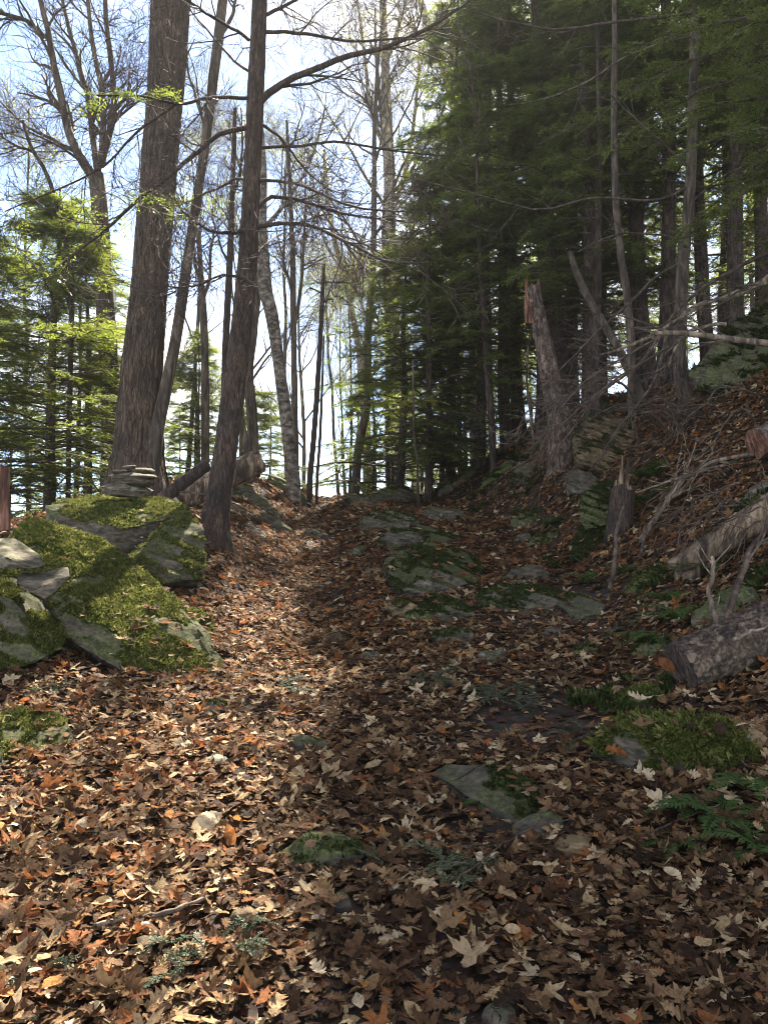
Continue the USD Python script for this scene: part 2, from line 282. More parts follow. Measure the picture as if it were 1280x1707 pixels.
def trunk(pts, radii, sides=20, rings=60, bark_amp=.0, furrow=(9, .9), flare=0.0, seed=0, cap=False):
    c, r = resample(pts, rings, radii); T = nrm(np.gradient(c, axis=0)); U = nrm(np.cross(T, [0.0, 1.0, .2])); W = np.cross(T, U); a = np.arange(sides) / sides * 2 * np.pi
    s = np.concatenate([[0], np.cumsum(np.linalg.norm(np.diff(c, axis=0), axis=1))])
    q = np.stack([np.cos(a)[None] * furrow[0] * r.mean() * 4 + 0 * s[:, None], np.sin(a)[None] * furrow[0] * r.mean() * 4 + 0 * s[:, None], s[:, None] * furrow[1] + 0 * a[None]], -1)
    nz = meshkit.fbm(q, 3, seed); ridge = 1 - np.abs(2 * nz - 1) * 2.2
    lump = meshkit.fbm(np.stack([np.cos(a)[None] + 0 * s[:, None], np.sin(a)[None] + 0 * s[:, None], s[:, None] * .9 + 0 * a[None]], -1), 2, seed + 9) - .5
    fl = flare * np.exp(-s / (2.2 * r[0] + 1e-6))[:, None] * (1 + .55 * np.cos(a * 5 + seed)[None])
    R = r[:, None] * (1 + .16 * lump + fl) + bark_amp * ridge
    V = c[:, None] + R[..., None] * (np.cos(a)[:, None] * U[:, None] + np.sin(a)[:, None] * W[:, None])
    j, k = np.meshgrid(np.arange(rings - 1), np.arange(sides), indexing='ij'); k2 = (k + 1) % sides; b = j * sides
    F = np.concatenate([np.stack([b + k, b + k2, b + sides + k2], -1).reshape(-1, 3), np.stack([b + k, b + sides + k2, b + sides + k], -1).reshape(-1, 3)]); V = V.reshape(-1, 3)
    if cap:
        V = np.concatenate([V, c[-1:]]); m = len(V) - 1; k = np.arange(sides); F = np.concatenate([F, np.stack([(rings - 1) * sides + k, (rings - 1) * sides + (k + 1) % sides, 0 * k + m], -1)])
    return V, F
def blades(base, tip, width, normal):
    """Thin rhombic blades: n of each."""
    d = tip - base; s = nrm(np.cross(d, normal)) * width[:, None]; m = base + d * .45
    V = np.stack([base, m + s, tip, m - s], 1).reshape(-1, 3); b = np.arange(len(base))[:, None] * 4
    return V, np.concatenate([b + [0, 1, 2], b + [0, 2, 3]])
def fronds(rng, Pt, step, L, w, ang=.95, both=True):
    """Flat sprays of short needled twiglets along each path, as blades."""
    N, n, _ = Pt.shape; seg = np.linalg.norm(np.diff(Pt, axis=1), axis=2).sum(1); m = np.maximum((seg / step).astype(int), 3); out = []
    idx = np.repeat(np.arange(N), m * 2); t = np.concatenate([np.repeat((np.arange(k) + .5) / k, 2) for k in m]); side = np.tile([1.0, -1.0], m.sum())
    t = np.clip(t + rng.normal(0, .02, len(t)), 0, .999); f = t * (n - 1); i = f.astype(int); f = (f - i)[:, None]
    b = Pt[idx, i] * (1 - f) + Pt[idx, i + 1] * f; T = nrm(Pt[idx, i + 1] - Pt[idx, i]); up = nrm(np.array([0, 0, 1.0]) - T * T[:, 2:3] + rng.normal(0, .25, T.shape)); S = nrm(np.cross(T, up)) * side[:, None]
    a = ang * rng.uniform(.75, 1.2, len(t))[:, None]; l = L * (1.15 - .75 * t) * rng.uniform(.6, 1.25, len(t))
    d = nrm(np.cos(a) * T + np.sin(a) * S + rng.normal(0, .13, T.shape) + [0, 0, -.08])
    v, fc = blades(b, b + d * l[:, None], w * rng.uniform(.7, 1.3, len(t)), up)
    e = Pt[:, -1]; te = nrm(Pt[:, -1] - Pt[:, -2]); v2, f2 = blades(e - te * .01, e + te * L * .6, np.full(N, w), np.tile([0.1, 0, 1.0], (N, 1)))
    return join((v, fc), (v2, f2))
def hemlock(seed, Ht, r, zc0, Lmax, nb, dead=14, step=.055, blade=.10, bw=.016, side_gap=.20, k=4):
    """Trunk, branches and flat drooping foliage of a hemlock standing at the origin."""
    rng = np.random.default_rng(seed); wob = np.cumsum(rng.normal(0, .05, (9, 2)), 0) * .6; wob[0] = 0
    zs = np.linspace(-.3, Ht, 9); tp = np.column_stack([wob, zs]); tr = r * (1 - .93 * np.clip(zs / Ht, 0, 1)) + .006
    tv = trunk(tp, tr, 10, 34, .008, (7, 1.2), .35, seed)
    path, rad = resample(tp, 60, tr); path = path[None]; rad = rad[None]
    def pos(z): return np.stack([np.interp(z, tp[:, 2], tp[:, 0]), np.interp(z, tp[:, 2], tp[:, 1]), z], -1)
    u = np.sort(rng.random(nb)); z = zc0 + (Ht - .3 - zc0) * u; L = Lmax * (1 - u) ** .75 * rng.uniform(.55, 1.12, nb) + .25
    az = rng.uniform(0, 2 * np.pi, nb); hd = np.stack([np.cos(az), np.sin(az), 0 * az], -1); n = 9; t = np.linspace(0, 1, n)
    B = pos(z)[:, None] + hd[:, None] * (L[:, None] * t)[..., None]
    B[..., 2] += L[:, None] * (.28 * t - rng.uniform(.28, .58, (nb, 1)) * t ** 2); B += np.cumsum(rng.normal(0, .02, B.shape), 1) * L[:, None, None] * .5; B[:, 0] = pos(z)
    BR = (.006 + .009 * L)[:, None] * np.linspace(1, .2, n)
    per = max(int(2 * Lmax * .7 / side_gap), 4)
    S, SR = spawn(rng, B, BR, per, .16, .98, .95, lambda t: .30 * Lmax * (1.08 - t) + .10, 5, .12, -.05, .4, .3, flat=True)
    S2, SR2 = spawn(rng, S, SR, 3, .15, .9, .8, .18, 3, .1, -.03, .5, .4, flat=True)
    dz = rng.uniform(.8, max(zc0 * 1.1, 1.2), dead); da = rng.uniform(0, 2 * np.pi, dead); dl = rng.uniform(.4, 1.9, dead); D = pos(dz)[:, None] + np.stack([np.cos(da), np.sin(da), rng.uniform(-.25, .15, dead)], -1)[:, None] * (dl[:, None] * np.linspace(0, 1, 6))[..., None]
    D += np.cumsum(rng.normal(0, .025, D.shape), 1); D[:, 0] = pos(dz); DR = np.full((dead, 1), .009) * np.linspace(1, .3, 6)
    D2, DR2 = spawn(rng, D, DR, 7, .2, 1, .8, .45, 4, .2, -.02, .6, .4)
    br = join(tubes(B, BR, k), tubes(S, np.maximum(SR, .0025), 3), tubes(D, DR, 3), tubes(D2, np.maximum(DR2, .0025), 3))
    cr = join(fronds(rng, S, step, blade, bw), fronds(rng, S2, step, blade * .8, bw), fronds(rng, B[:, 4:], step, blade, bw))
    return tv, br, cr
def bare_crown(rng, Pt, R, spec):
    """Ever finer branches grown on the paths Pt; spec: (per, t0, t1, angle, length, npts, wander, up, sides)."""
    ms = []
    for per, t0, t1, ang, L, npts, wander, up, k in spec:
        Pt, R = spawn(rng, Pt, R, per, t0, t1, ang, L, npts, wander, up, .55, .3); R = np.maximum(R, .0028); ms.append(tubes(Pt, R, k))
    return join(*ms)
def bare_tree(seed, Ht, r, first=.35, lean=(0, 0), spread=1.0, fork=0):
    rng = np.random.default_rng(seed); zs = np.linspace(-.4, Ht, 10); wob = np.cumsum(rng.normal(0, .11, (10, 2)), 0) * .5; wob[:2] = 0
    tp = np.column_stack([wob[:, 0] + lean[0] * zs, wob[:, 1] + lean[1] * zs, zs]); tr = r * (1 - .88 * np.clip(zs / Ht, 0, 1) ** 1.1)
    tv = trunk(tp, tr, 12, 40, .01, (7, 1.2), .3, seed); path, rad = resample(tp, 24, tr)
    L1, R1 = spawn(rng, path[None], rad[None], 13, first, .98, .62, lambda t: spread * Ht * .42 * (1.25 - t), 12, .10, .07, .62, .2)
    R1 = np.maximum(R1, .008); lm = tubes(L1, R1, 6)
    cr = bare_crown(rng, np.concatenate([L1]), R1, [(8, .2, 1, .65, spread * 1.7, 7, .13, .05, 4), (6, .15, 1, .7, .75, 5, .17, .02, 3), (4, .1, 1, .75, .36, 4, .2, .0, 3)])
    A, AR = spawn(rng, L1, R1, 8, .2, 1, .65, spread * 1.7, 7, .13, .05, .55, .3); B, BR = spawn(rng, A, AR, 5, .15, 1, .7, .75, 5, .17, .02, .5, .3)
    e = B[:, 1:].reshape(-1, 3); e = np.repeat(e, 3, 0) + rng.normal(0, .06, (len(e) * 3, 3)); lf = blades(e, e + nrm(rng.normal(0, 1, e.shape) + [0, 0, -.4]) * rng.uniform(.025, .055, (len(e), 1)), np.full(len(e), .011), nrm(rng.normal(0, 1, e.shape)))
    return tv, lm, cr, lf
def hull_rock(pts, seed, amp=.05, edge=.06, freq=2.2, shrink=0.0, strata=0.0, sharp=True):
    """A worn boulder: the convex hull of points, refined and roughened."""
    m = trimesh.convex.convex_hull(np.asarray(pts, float))
    v, f = trimesh.remesh.subdivide_to_size(m.vertices, m.faces, edge, max_iter=12); m = trimesh.Trimesh(v, f, process=True)
    trimesh.smoothing.filter_taubin(m, iterations=6)
    n = m.vertex_normals; p = m.vertices; d = (meshkit.fbm(p * freq, 5, seed) - .5) * 2.6 * amp + (np.abs(meshkit.fbm(p * freq * 2.1, 3, seed + 5) - .5) * -2 * amp * .6)
    if strata:
        s = p[:, 2] * 1.0 + .35 * p[:, 0] + .08 * (meshkit.fbm(p * 2, 3, seed + 3)); d += strata * (np.abs(((s * 9 + seed) % 1) - .5) - .25) * 2
    return np.asarray(p + n * d[:, None]), np.asarray(m.faces)
def rot(q):  return trimesh.transformations.rotation_matrix
# leaf blades: about one unit long, lying in xy, the stalk at the origin, the tip along +y
def leaf_shape(kind, seed):
    rng = np.random.default_rng(seed)
    if kind == 'fragment':
        m = 11; th = np.arange(m) / m * 6.283; r = rng.uniform(.16, .5, m) * np.where(rng.random(m) < .3, .6, 1); o = np.stack([np.cos(th) * r * .7, np.sin(th) * r + .5], -1); V = np.concatenate([[[0, .5]], o * .5 + [0, .25], o]); k = np.arange(m); k2 = (k + 1) % m
        F = np.concatenate([np.stack([0 * k, 1 + k, 1 + k2], -1), np.stack([1 + k, 1 + m + k, 1 + m + k2], -1), np.stack([1 + k, 1 + m + k2, 1 + k2], -1)]).tolist()
    elif kind == 'maple':
        th = np.linspace(-2.55, 2.55, 37); lobes = [(-2.1, .42), (-1.05, .78), (0, 1.0), (1.05, .78), (2.1, .42)]; r = np.full_like(th, .22)
        for a, l in lobes: r = np.maximum(r, l * np.clip(1 - np.abs(th - a) / .60, 0, 1) ** .62)
        r *= 1 + .10 * np.where(np.arange(37) % 2 == 0, 1, -1); r = np.maximum(r, .34) * rng.uniform(.92, 1.08, 37)
        o = np.stack([np.sin(th) * r, np.cos(th) * r + .25], -1); c = np.array([0, .25]); rings = [o * a + c * (1 - a) for a in (.38, .72, 1.0)]
        V = np.concatenate([[c], *rings]); F = []
        for i in range(36):
            F += [(0, 1 + i, 2 + i)]
            for q in range(2): b = 1 + q * 37; F += [(b + i, b + 37 + i, b + 38 + i), (b + i, b + 38 + i, b + 1 + i)]
    else:
        n = 17; t = np.linspace(0, 1, n)
        if kind == 'oak':
            w = .30 * np.sin(np.pi * np.clip(t * .94 + .03, 0, 1)) ** .7 * (.6 + .55 * t) * np.where(np.arange(n) % 3 == 0, 1.15, np.where(np.arange(n) % 3 == 1, .42, .95)); w[0] = .015; w[-1] = .02
        else:
            w = .27 * np.sin(np.pi * t ** .85) ** .8 * (1 + .05 * np.where(np.arange(n) % 2 == 0, 1, -1)); w[0] = w[-1] = .01
        cols = [-1, -.5, 0, .5, 1]; V = np.array([[c * w[i] * rng.uniform(.93, 1.07), t[i] + (.06 * abs(c) if kind == 'oak' else .03 * abs(c))] for i in range(n) for c in cols]); F = []
        for i in range(n - 1):
            for c in range(4): b = i * 5 + c; F += [(b, b + 1, b + 6), (b, b + 6, b + 5)]
    V = np.column_stack([V, np.zeros(len(V))]); F = np.array(F)
    x, y = V[:, 0].copy(), V[:, 1] - .5; cup, roll, bend, tw = rng.uniform(-.6, 1.1), rng.uniform(-.3, .75), rng.uniform(-.6, .7), rng.uniform(-.6, .6)
    z = cup * x * x * 1.3 + bend * y * y * .9 + tw * x * y * .8 + .15 * (meshkit.fbm(np.column_stack([V[:, :2] * 3.2, np.full(len(V), seed * 1.7)]), 3, seed) - .5) * 2
    if kind == 'beech': z += .012 * np.cos(V[:, 1] * 42) ; z += roll * np.abs(x) ** 1.5 * 1.2
    a = roll * 2.0 * np.sign(cup); X = np.sin(np.clip(x * a, -2.6, 2.6)) / a if abs(a) > .05 else x; z += (1 - np.cos(np.clip(x * a, -2.6, 2.6))) / a if abs(a) > .05 else 0
    V = np.column_stack([X, y * (1 - .12 * bend ** 2), z]); V[:, 2] -= np.percentile(V[:, 2], 15)
    st = np.array([[0, -.5, 0], [.02 * rng.uniform(-1, 1), -.62, .02], [.07 * rng.uniform(-1, 1), -.8, .05]]); st[:, 2] += V[0, 2] if kind != 'maple' else np.interp(0, [0], [V[0, 2]]); 
    if kind == 'maple': st[:, 1] += .25
    sv, sf = tubes(st[None], np.array([[.010, .008, .007]]), 3); return join((V, F), (sv, sf))

# ================================================================== THE SETTING
tag(obj('ground', (np.column_stack([gx.ravel(), gy.ravel(), GZ.ravel()]), (lambda nx, ny: np.concatenate([(lambda b: np.stack([b, b + 1, b + nx + 1, b + nx], -1))((np.arange(ny - 1)[:, None] * nx + np.arange(nx - 1)[None]).ravel())]))(len(GX), len(GY))), 'soil', smooth=True), kind='structure')

# ------------------------------------------------------------------ rocks
def moss_tuft(seed):
    rng = np.random.default_rng(seed); n = 7; a = rng.uniform(0, 6.28, n); d = np.stack([np.cos(a), np.sin(a), rng.uniform(.5, 1.6, n)], -1)
    return blades(rng.normal(0, .25, (n, 3)) * [1, 1, 0], d * rng.uniform(.6, 1.1, (n, 1)), np.full(n, .22), np.array([0.3, .2, 1.0]))
TUFTS = [moss_tuft(i) for i in range(3)]
def moss_on(part_of, mesh, dens, seed, m='moss', thr=.1, cover=.3, size=(.007, .016), freq=3.6):
    t = trimesh.Trimesh(mesh[0], mesh[1], process=False); rng = np.random.default_rng(seed)
    n = int(t.area * dens); p, fi = trimesh.sample.sample_surface(t, n, seed=seed); nn = t.face_normals[fi]
    nz = meshkit.fbm(p * freq, 5, seed + 2) + .22 * nn[:, 2] + .10 * (meshkit.fbm(p * 14, 2, seed + 4) - .5)
    k = (nn[:, 2] + rng.normal(0, .12, n) > thr) & (nz > 1.0 - cover) & (p[:, 2] > H(p[:, 0], p[:, 1]) - .02); p, nn = p[k], nn[k]
    if len(p) < 5: return
    q = quat_from(nn + rng.normal(0, .3, nn.shape), rng.uniform(0, 6.28, len(p)))
    instancer(numbered(path_of(part_of), 'moss'), [(x, m) for x in TUFTS], p, q, rng.uniform(*size, len(p)) * np.where(rng.random(len(p)) < .08, 1.7, 1), rng.integers(0, 3, len(p)))
ROCKS = []
def GH(px, py, h):
    """Where a pixel's ray first comes within h of the ground."""
    t = np.arange(1.2, 40, 0.02); q = EYE + (P(px, py, 1.0) - EYE) * t[:, None]; i = np.nonzero(q[:, 2] < H(q[:, 0], q[:, 1]) + h)[0]; return q[i[0] if len(i) else -1]
def gh_rock(name, label, pts, m, seed, amp, edge, moss=None, strata=0.0, freq=2.2, sink=.18):
    top = [GH(*p) for p in pts]; mesh = hull_rock(top + [p - [0, -.05, sink + h] for p, (_, _, h) in zip(top, pts)], seed, amp, edge, freq, 0, strata)
    return rock_thing(name, label, mesh, m, moss, seed=seed)
def rock_thing(name, label, mesh, m, moss=None, group=None, seed=0, smooth=38):
    ROCKS.append(mesh)
    if moss:
        t = thing(name, label, 'rock', group); obj('stone_body', mesh, m, t, smooth); moss_on(t, mesh, seed=seed, **moss); return t
    return tag(obj(name, mesh, m, None, smooth), label, 'rock', group)
def px_rock(name, label, pts, m, seed, amp=.04, edge=.05, moss=None, strata=.0, freq=2.2, foot=None):
    k = 1.0 if foot is None else G(*foot[:2])[1] / foot[2]
    mesh = hull_rock([P(x, y, d * k) for x, y, d in pts], seed, amp, edge, freq, 0, strata)
    return rock_thing(name, label, mesh, m, moss, seed=seed)
MOSSY = None
px_rock('mossy_boulder', 'long tilted boulder covered in sunlit green moss left of the trail',
        [(45, 862, 6.5), (12, 905, 6.2), (75, 868, 6.5), (165, 895, 6.6), (235, 945, 6.5), (292, 1005, 6.3), (332, 1035, 6.15), (372, 1098, 5.75), (374, 1125, 5.6), (345, 1148, 5.45), (288, 1152, 5.35), (200, 1118, 5.3),
         (105, 1062, 5.5), (80, 985, 5.75), (40, 930, 6.0), (120, 985, 5.75), (210, 1075, 5.42), (300, 1120, 5.38), (120, 1110, 6.4), (300, 1160, 6.3), (60, 960, 7.2), (330, 1100, 6.6), (200, 1000, 7.0)], 'rock_half_mossy', 11, .035, .045, dict(dens=20000, cover=0.42, thr=.22, freq=2.2), .012)
px_rock('mossy_boulder', 'mossy boulder cut off by the left edge under two loose stones',
        [(-110, 948, 4.9), (15, 946, 4.95), (55, 975, 4.8), (85, 1015, 4.65), (110, 1058, 4.5), (105, 1080, 4.4), (60, 1105, 4.3), (-10, 1130, 4.25), (-120, 1130, 4.3), (20, 1000, 4.45), (-60, 1010, 5.5), (70, 1090, 5.2), (0, 1130, 5.3)], 'rock_half_mossy', 12, .035, .04, dict(dens=15000, cover=0.37, thr=.08, freq=2.6), .015, foot=(0, 1130, 4.25))
px_rock('loose_stone', 'pale angular stone lying against the top of the long mossy boulder', [(-40, 905, 5.3), (22, 893, 5.6), (70, 925, 5.35), (76, 943, 5.2), (55, 948, 5.1), (10, 930, 5.05), (-40, 945, 5.1), (-35, 925, 5.7), (55, 945, 5.6)], 'rock_lichen', 13, .018, .03, None, .01)
px_rock('loose_stone', 'grey wedge-shaped stone jammed between the two mossy boulders', [(32, 958, 5.2), (95, 948, 5.35), (114, 944, 5.3), (116, 962, 5.15), (75, 1000, 5.0), (55, 985, 4.98), (30, 975, 5.0), (40, 970, 5.6), (105, 975, 5.6)], 'rock_bare', 14, .018, .03, None, .012)
px_rock('flat_boulder', 'broad flat-topped boulder with a moss cap under the stone pile', [(72, 838, 8.0), (150, 829, 8.7), (230, 826, 9.0), (285, 832, 8.9), (316, 848, 8.3), (300, 858, 7.9), (235, 872, 7.7), (205, 880, 7.6), (120, 868, 7.8), (78, 860, 7.85), (100, 960, 8.0), (300, 960, 8.0), (80, 960, 8.8), (300, 950, 8.9)], 'rock_half_mossy', 15, .03, .05, dict(dens=8000, cover=0.39, thr=.55), .015)
px_rock('leaning_boulder', 'wedge boulder with a mossy shoulder leaning beside the dark trunk', [(300, 852, 8.0), (318, 853, 8.0), (338, 885, 7.8), (347, 930, 7.6), (340, 965, 7.45), (300, 968, 7.2), (268, 975, 7.05), (225, 935, 7.0), (250, 905, 7.4), (215, 928, 7.2), (320, 990, 8.2), (240, 1000, 8.0)], 'rock_half_mossy', 16, .03, .04, dict(dens=9000, cover=0.36, thr=-.05), .02)
px_rock('mossy_rock', 'small moss-covered rock at the lower right end of the long boulder', [(292, 1020, 6.5), (318, 1012, 6.6), (350, 1028, 6.5), (355, 1060, 6.35), (340, 1085, 6.2), (300, 1070, 6.2), (300, 1060, 6.9), (350, 1070, 6.9)], 'rock_mossy', 17, .025, .035, dict(dens=8000, cover=0.41, thr=-.1))
px_rock('dark_rock', 'dark moss-topped rock half in shade below the left boulders', [(-10, 1195, 4.1), (25, 1180, 4.2), (85, 1183, 4.2), (112, 1200, 4.1), (128, 1240, 3.95), (118, 1275, 3.8), (50, 1290, 3.7), (-20, 1280, 3.75), (60, 1250, 4.6), (110, 1250, 4.5)], 'rock_mossy', 18, .025, .03, dict(dens=9000, cover=0.36, thr=.2), foot=(60, 1287, 3.7))
px_rock('dark_rock', 'thin mossy rock edge cut off at the far left border', [(-90, 1175, 3.8), (-5, 1180, 3.9), (5, 1200, 3.75), (2, 1270, 3.6), (-80, 1290, 3.6), (-20, 1260, 4.1)], 'rock_mossy', 19, .02, .03, dict(dens=8000, cover=0.42, thr=.15))
# the little pile of flat stones on the flat boulder
for i, (x0, x1, y0, y1, d, ox) in enumerate([(166, 258, 807, 829, 8.45, 0), (184, 262, 797, 810, 8.4, 2), (176, 266, 788, 799, 8.4, -3), (182, 232, 783, 790, 8.36, 0), (204, 262, 780, 789, 8.44, 3), (200, 246, 776, 783, 8.4, 0)]):
    rng = np.random.default_rng(40 + i); c = (P(x0, y0, d) + P(x1, y1, d)) / 2; W = PW(x1 - x0, d) / 2; h = PW(y1 - y0, d) / 2
    a = np.sort(rng.uniform(0, 6.283, 9)); tx, ty = rng.normal(0, .05, 2); pts = []
    for lvl, sc in ((-1, .80), (-.1, 1.08), (.35, 1.02), (1, .72)):
        for t in a:
            x, y = W * sc * math.cos(t) * rng.uniform(.72, 1.06), W * .72 * sc * math.sin(t) * rng.uniform(.7, 1.1); pts.append(c + [x, y, h * lvl * rng.uniform(.7, 1.1) + tx * x + ty * y])
    rock_thing('cairn_stone', ['broad bottom stone of the pile on the flat boulder', 'second stone from the bottom of the stone pile', 'third stone from the bottom of the stone pile', 'fourth stone up, set left in the stone pile', 'thin pale stone near the top of the stone pile', 'smallest stone topping the pile on the flat boulder'][i],
               hull_rock(pts, 60 + i, .010, .022, 6, 0, .004), 'rock_bare' if i % 2 else 'rock_lichen', group='stones of the little pile')
def stone(name, label, x0, x1, y0, y1, m, seed, hgt=None, deep=.7, moss=None, strata=.01, amp=.025, group=None, tip=0.0, sink=.35):
    """A stone whose outline in the photograph is the box x0..x1, y0..y1, lying on the ground."""
    rng = np.random.default_rng(seed); b = G((x0 + x1) / 2, y1); d = b[1]; W = PW(x1 - x0, d) / 2; D = W * deep; hh = min(PW(y1 - y0, d) * .8 + .03 if hgt is None else (hgt * 1.35 + .035 if hgt > .06 else hgt + .022), .5 * W + .02)
    cx, cy = b[0] * (1 + .0), b[1] + D * .8; pts = []
    for lvl, s in ((-sink, .95), (.25, 1.0), (.72, .86), (1.0, .55)):
        a = np.arange(9) / 9 * 6.283 + rng.uniform(0, .7)
        for t in a:
            x, y = s * W * math.cos(t) * rng.uniform(.86, 1.06), s * D * math.sin(t) * rng.uniform(.8, 1.1)
            pts.append([cx + x, cy + y, hz(cx + x, cy + y) + hh * lvl * rng.uniform(.85, 1.1) + tip * x])
    mesh = hull_rock(pts, seed, min(amp * 1.3, W * .24), max(.022, min(.06, W * .12)), 2.6 / max(.5, min(1.4, W * 2)), 0, strata)
    return rock_thing(name, label, mesh, m, moss, group, seed)
SM = dict(dens=7000, cover=0.33, thr=.1, m='moss_dark'); SL = dict(dens=5500, cover=0.34, thr=.2, m='moss_dark')
# bedrock and stones along the trail
gh_rock('rock_ledge', 'large humped ledge of layered rock in the middle of the trail', [(640, 935, .20), (655, 915, .26), (700, 903, .27), (745, 905, .22), (790, 925, .12), (805, 945, .05), (795, 975, .03), (720, 985, .05), (672, 985, .09), (648, 965, .10), (700, 925, .29), (720, 950, .22)], 'rock_half_mossy', 21, .05, .045, dict(dens=7000, cover=0.33, thr=.2, m='moss_dark'), .035, 1.6)
stone('rock_ledge', 'brown flank of rock stepping down left of the humped ledge', 640, 735, 950, 1035, 'rock_brown', 22, .16, .8, SL, .02)
stone('rock_ledge', 'pale bare slab edge just above the humped ledge', 625, 712, 892, 916, 'rock_trail', 23, .12, .5, None, .03)
stone('rock_ledge', 'low dark rock with moss above the pale slab edge', 640, 708, 866, 888, 'rock_dark', 24, .16, .5, SL, .02)
stone('rock_ledge', 'arched mossy ledge near the top of the trail', 594, 706, 838, 884, 'rock_half_mossy', 25, .36, .5, SL, .03)
stone('rock_ledge', 'dark low ledge running right from the arched ledge', 690, 782, 848, 868, 'rock_dark', 26, .14, .4, None, .03)
stone('rock_ledge', 'flat mossy ledge right at the crest of the trail', 615, 700, 822, 838, 'rock_half_mossy', 27, .24, .5, SL, .03)
stone('rock_ledge', 'small brown ledge at the crest beside the sky gap', 582, 628, 827, 846, 'rock_brown', 28, .26, .5, None, .03)
stone('rock_slab', 'pale flat slab on the crest beneath the sky gap', 566, 620, 826, 834, 'rock_lichen', 128, .08, .5, None, .01)
gh_rock('wet_ledge', 'dark wet layered ledge on the right side of the trail', [(790, 990, .12), (815, 975, .14), (860, 968, .11), (925, 985, .08), (985, 1000, .04), (930, 1012, .02), (860, 1018, .02), (800, 1014, .03), (860, 990, .13)], 'rock_trail', 29, .03, .04, SL, .035, 1.8)
gh_rock('rock_ledge', 'long low mossy spine of bedrock between the two humped ledges', [(628, 905, .10), (650, 884, .14), (700, 876, .16), (752, 884, .10), (768, 898, .05), (720, 906, .05), (660, 912, .04)], 'rock_half_mossy', 141, .04, .05, SL, .03, 1.8)
gh_rock('rock_ledge', 'narrow mossy rib of rock running down left of the wet ledge', [(700, 1002, .08), (728, 990, .12), (770, 1000, .10), (790, 1022, .05), (760, 1036, .03), (718, 1030, .04)], 'rock_trail', 142, .03, .04, SL, .025, 2.2)
gh_rock('wet_ledge', 'second dark slab stepping down from the wet ledge to the right', [(930, 1002, .05), (968, 996, .08), (1010, 1008, .06), (1000, 1026, .03), (950, 1028, .03)], 'rock_trail', 143, .03, .04, None, .03, 2.0)
stone('wet_ledge', 'thin dark layered ledge above the wet ledge', 845, 925, 950, 970, 'rock_trail', 30, .07, .5, None, .03)
stone('trail_stone', 'brown upright stone at the left foot of the humped ledge', 600, 640, 918, 962, 'rock_brown', 31, .26, .6, None)
stone('trail_stone', 'mossy toe of rock below the brown flank', 668, 728, 1000, 1040, 'rock_mossy', 32, .10, .7, SM)
stone('trail_stone', 'dark stone with green rim below the mossy toe', 720, 795, 1042, 1078, 'rock_dark', 33, .10, .6, SL)
stone('trail_stone', 'low layered stone with a mossy face in mid trail', 798, 852, 1072, 1106, 'rock_dark', 34, .08, .6, SL, .02)
stone('trail_stone', 'grey stone slab slanting below the wet ledge', 898, 948, 1040, 1068, 'rock_trail', 35, .08, .6, None, .02)
stone('trail_stone', 'round stone furred with dark moss right of trail', 952, 1005, 1060, 1098, 'rock_mossy', 36, .09, .7, SM)
stone('trail_stone', 'brown round stone among leaves in the left gully', 528, 580, 1046, 1082, 'rock_brown', 37, .12, .8, None)
stone('trail_stone', 'flat brown stone below the round gully stone', 590, 640, 1085, 1102, 'rock_trail', 38, .03, .6, None)
stone('trail_stone', 'smooth dark oval stone alone in the leaves', 472, 552, 1230, 1260, 'rock_dark', 39, .055, .55, None, .0)
stone('trail_stone', 'pale sunlit stone left of the trail', 338, 382, 1238, 1284, 'rock_lichen', 40, .05, .8, None)
stone('trail_stone', 'small pale mossy stone below the long boulder', 330, 378, 1152, 1196, 'rock_lichen', 41, .09, .7, SL)
stone('trail_stone', 'flat mossy slab flush with the leaves in the foreground', 462, 615, 1400, 1452, 'rock_half_mossy', 42, .045, .55, dict(dens=5000, cover=0.27, thr=.2, m='moss_dark'), .01)
stone('trail_stone', 'flat square stone sunk in the leaves near the stick', 368, 432, 1502, 1562, 'rock_brown', 43, .03, .9, None)
stone('trail_stone', 'small dark stone sunk in foreground leaves', 545, 592, 1490, 1528, 'rock_trail', 44, .03, .8, None)
stone('trail_stone', 'grey pebble showing at the bottom edge of the picture', 805, 868, 1688, 1722, 'rock_trail', 45, .03, .8, None, .0)
gh_rock('streaked_rock', 'long low rock with pale streaks slanting across the near trail', [(718, 1292, .02), (745, 1272, .08), (800, 1278, .10), (860, 1290, .075), (905, 1318, .03), (890, 1335, .03), (850, 1352, .03), (885, 1378, .02), (830, 1360, .02), (780, 1330, .03), (748, 1305, .05)], 'rock_trail', 46, .018, .024, dict(dens=6000, cover=0.21, thr=.2, m='moss_dark'), .012, 3.0)
stone('trail_stone', 'flat grey stone continuing the streaked rock', 850, 950, 1348, 1402, 'rock_trail', 47, .04, .6, None, .012)
stone('trail_stone', 'rounded dark stone at the lower end of the streaked rock', 918, 1004, 1392, 1440, 'rock_brown', 48, .07, .6, None, .0)
stone('trail_stone', 'low dark rock on the left side of the upper trail', 500, 548, 872, 900, 'rock_dark', 49, .18, .6, None, .03)
stone('trail_stone', 'dark slab at the foot of the left bank', 570, 612, 905, 928, 'rock_dark', 149, .12, .6, None, .03)
stone('bank_rock', 'pale pointed rock beside the dark trunk', 404, 443, 856, 892, 'rock_lichen', 50, .26, .8, None)
stone('bank_rock', 'flat dark rock on the left bank under the logs', 430, 488, 846, 882, 'rock_dark', 51, .30, .6, None, .03)
stone('bank_rock', 'low rock at the root of the dark trunk', 372, 402, 896, 925, 'rock_dark', 52, .18, .7, None)
stone('bank_rock', 'slanting bedrock edge on the left crest', 380, 470, 815, 846, 'rock_half_mossy', 53, .28, .5, SL, .04)
stone('bank_rock', 'mossy knob at the foot of the birch', 440, 516, 786, 826, 'rock_mossy', 54, .55, .6, SL, .03)
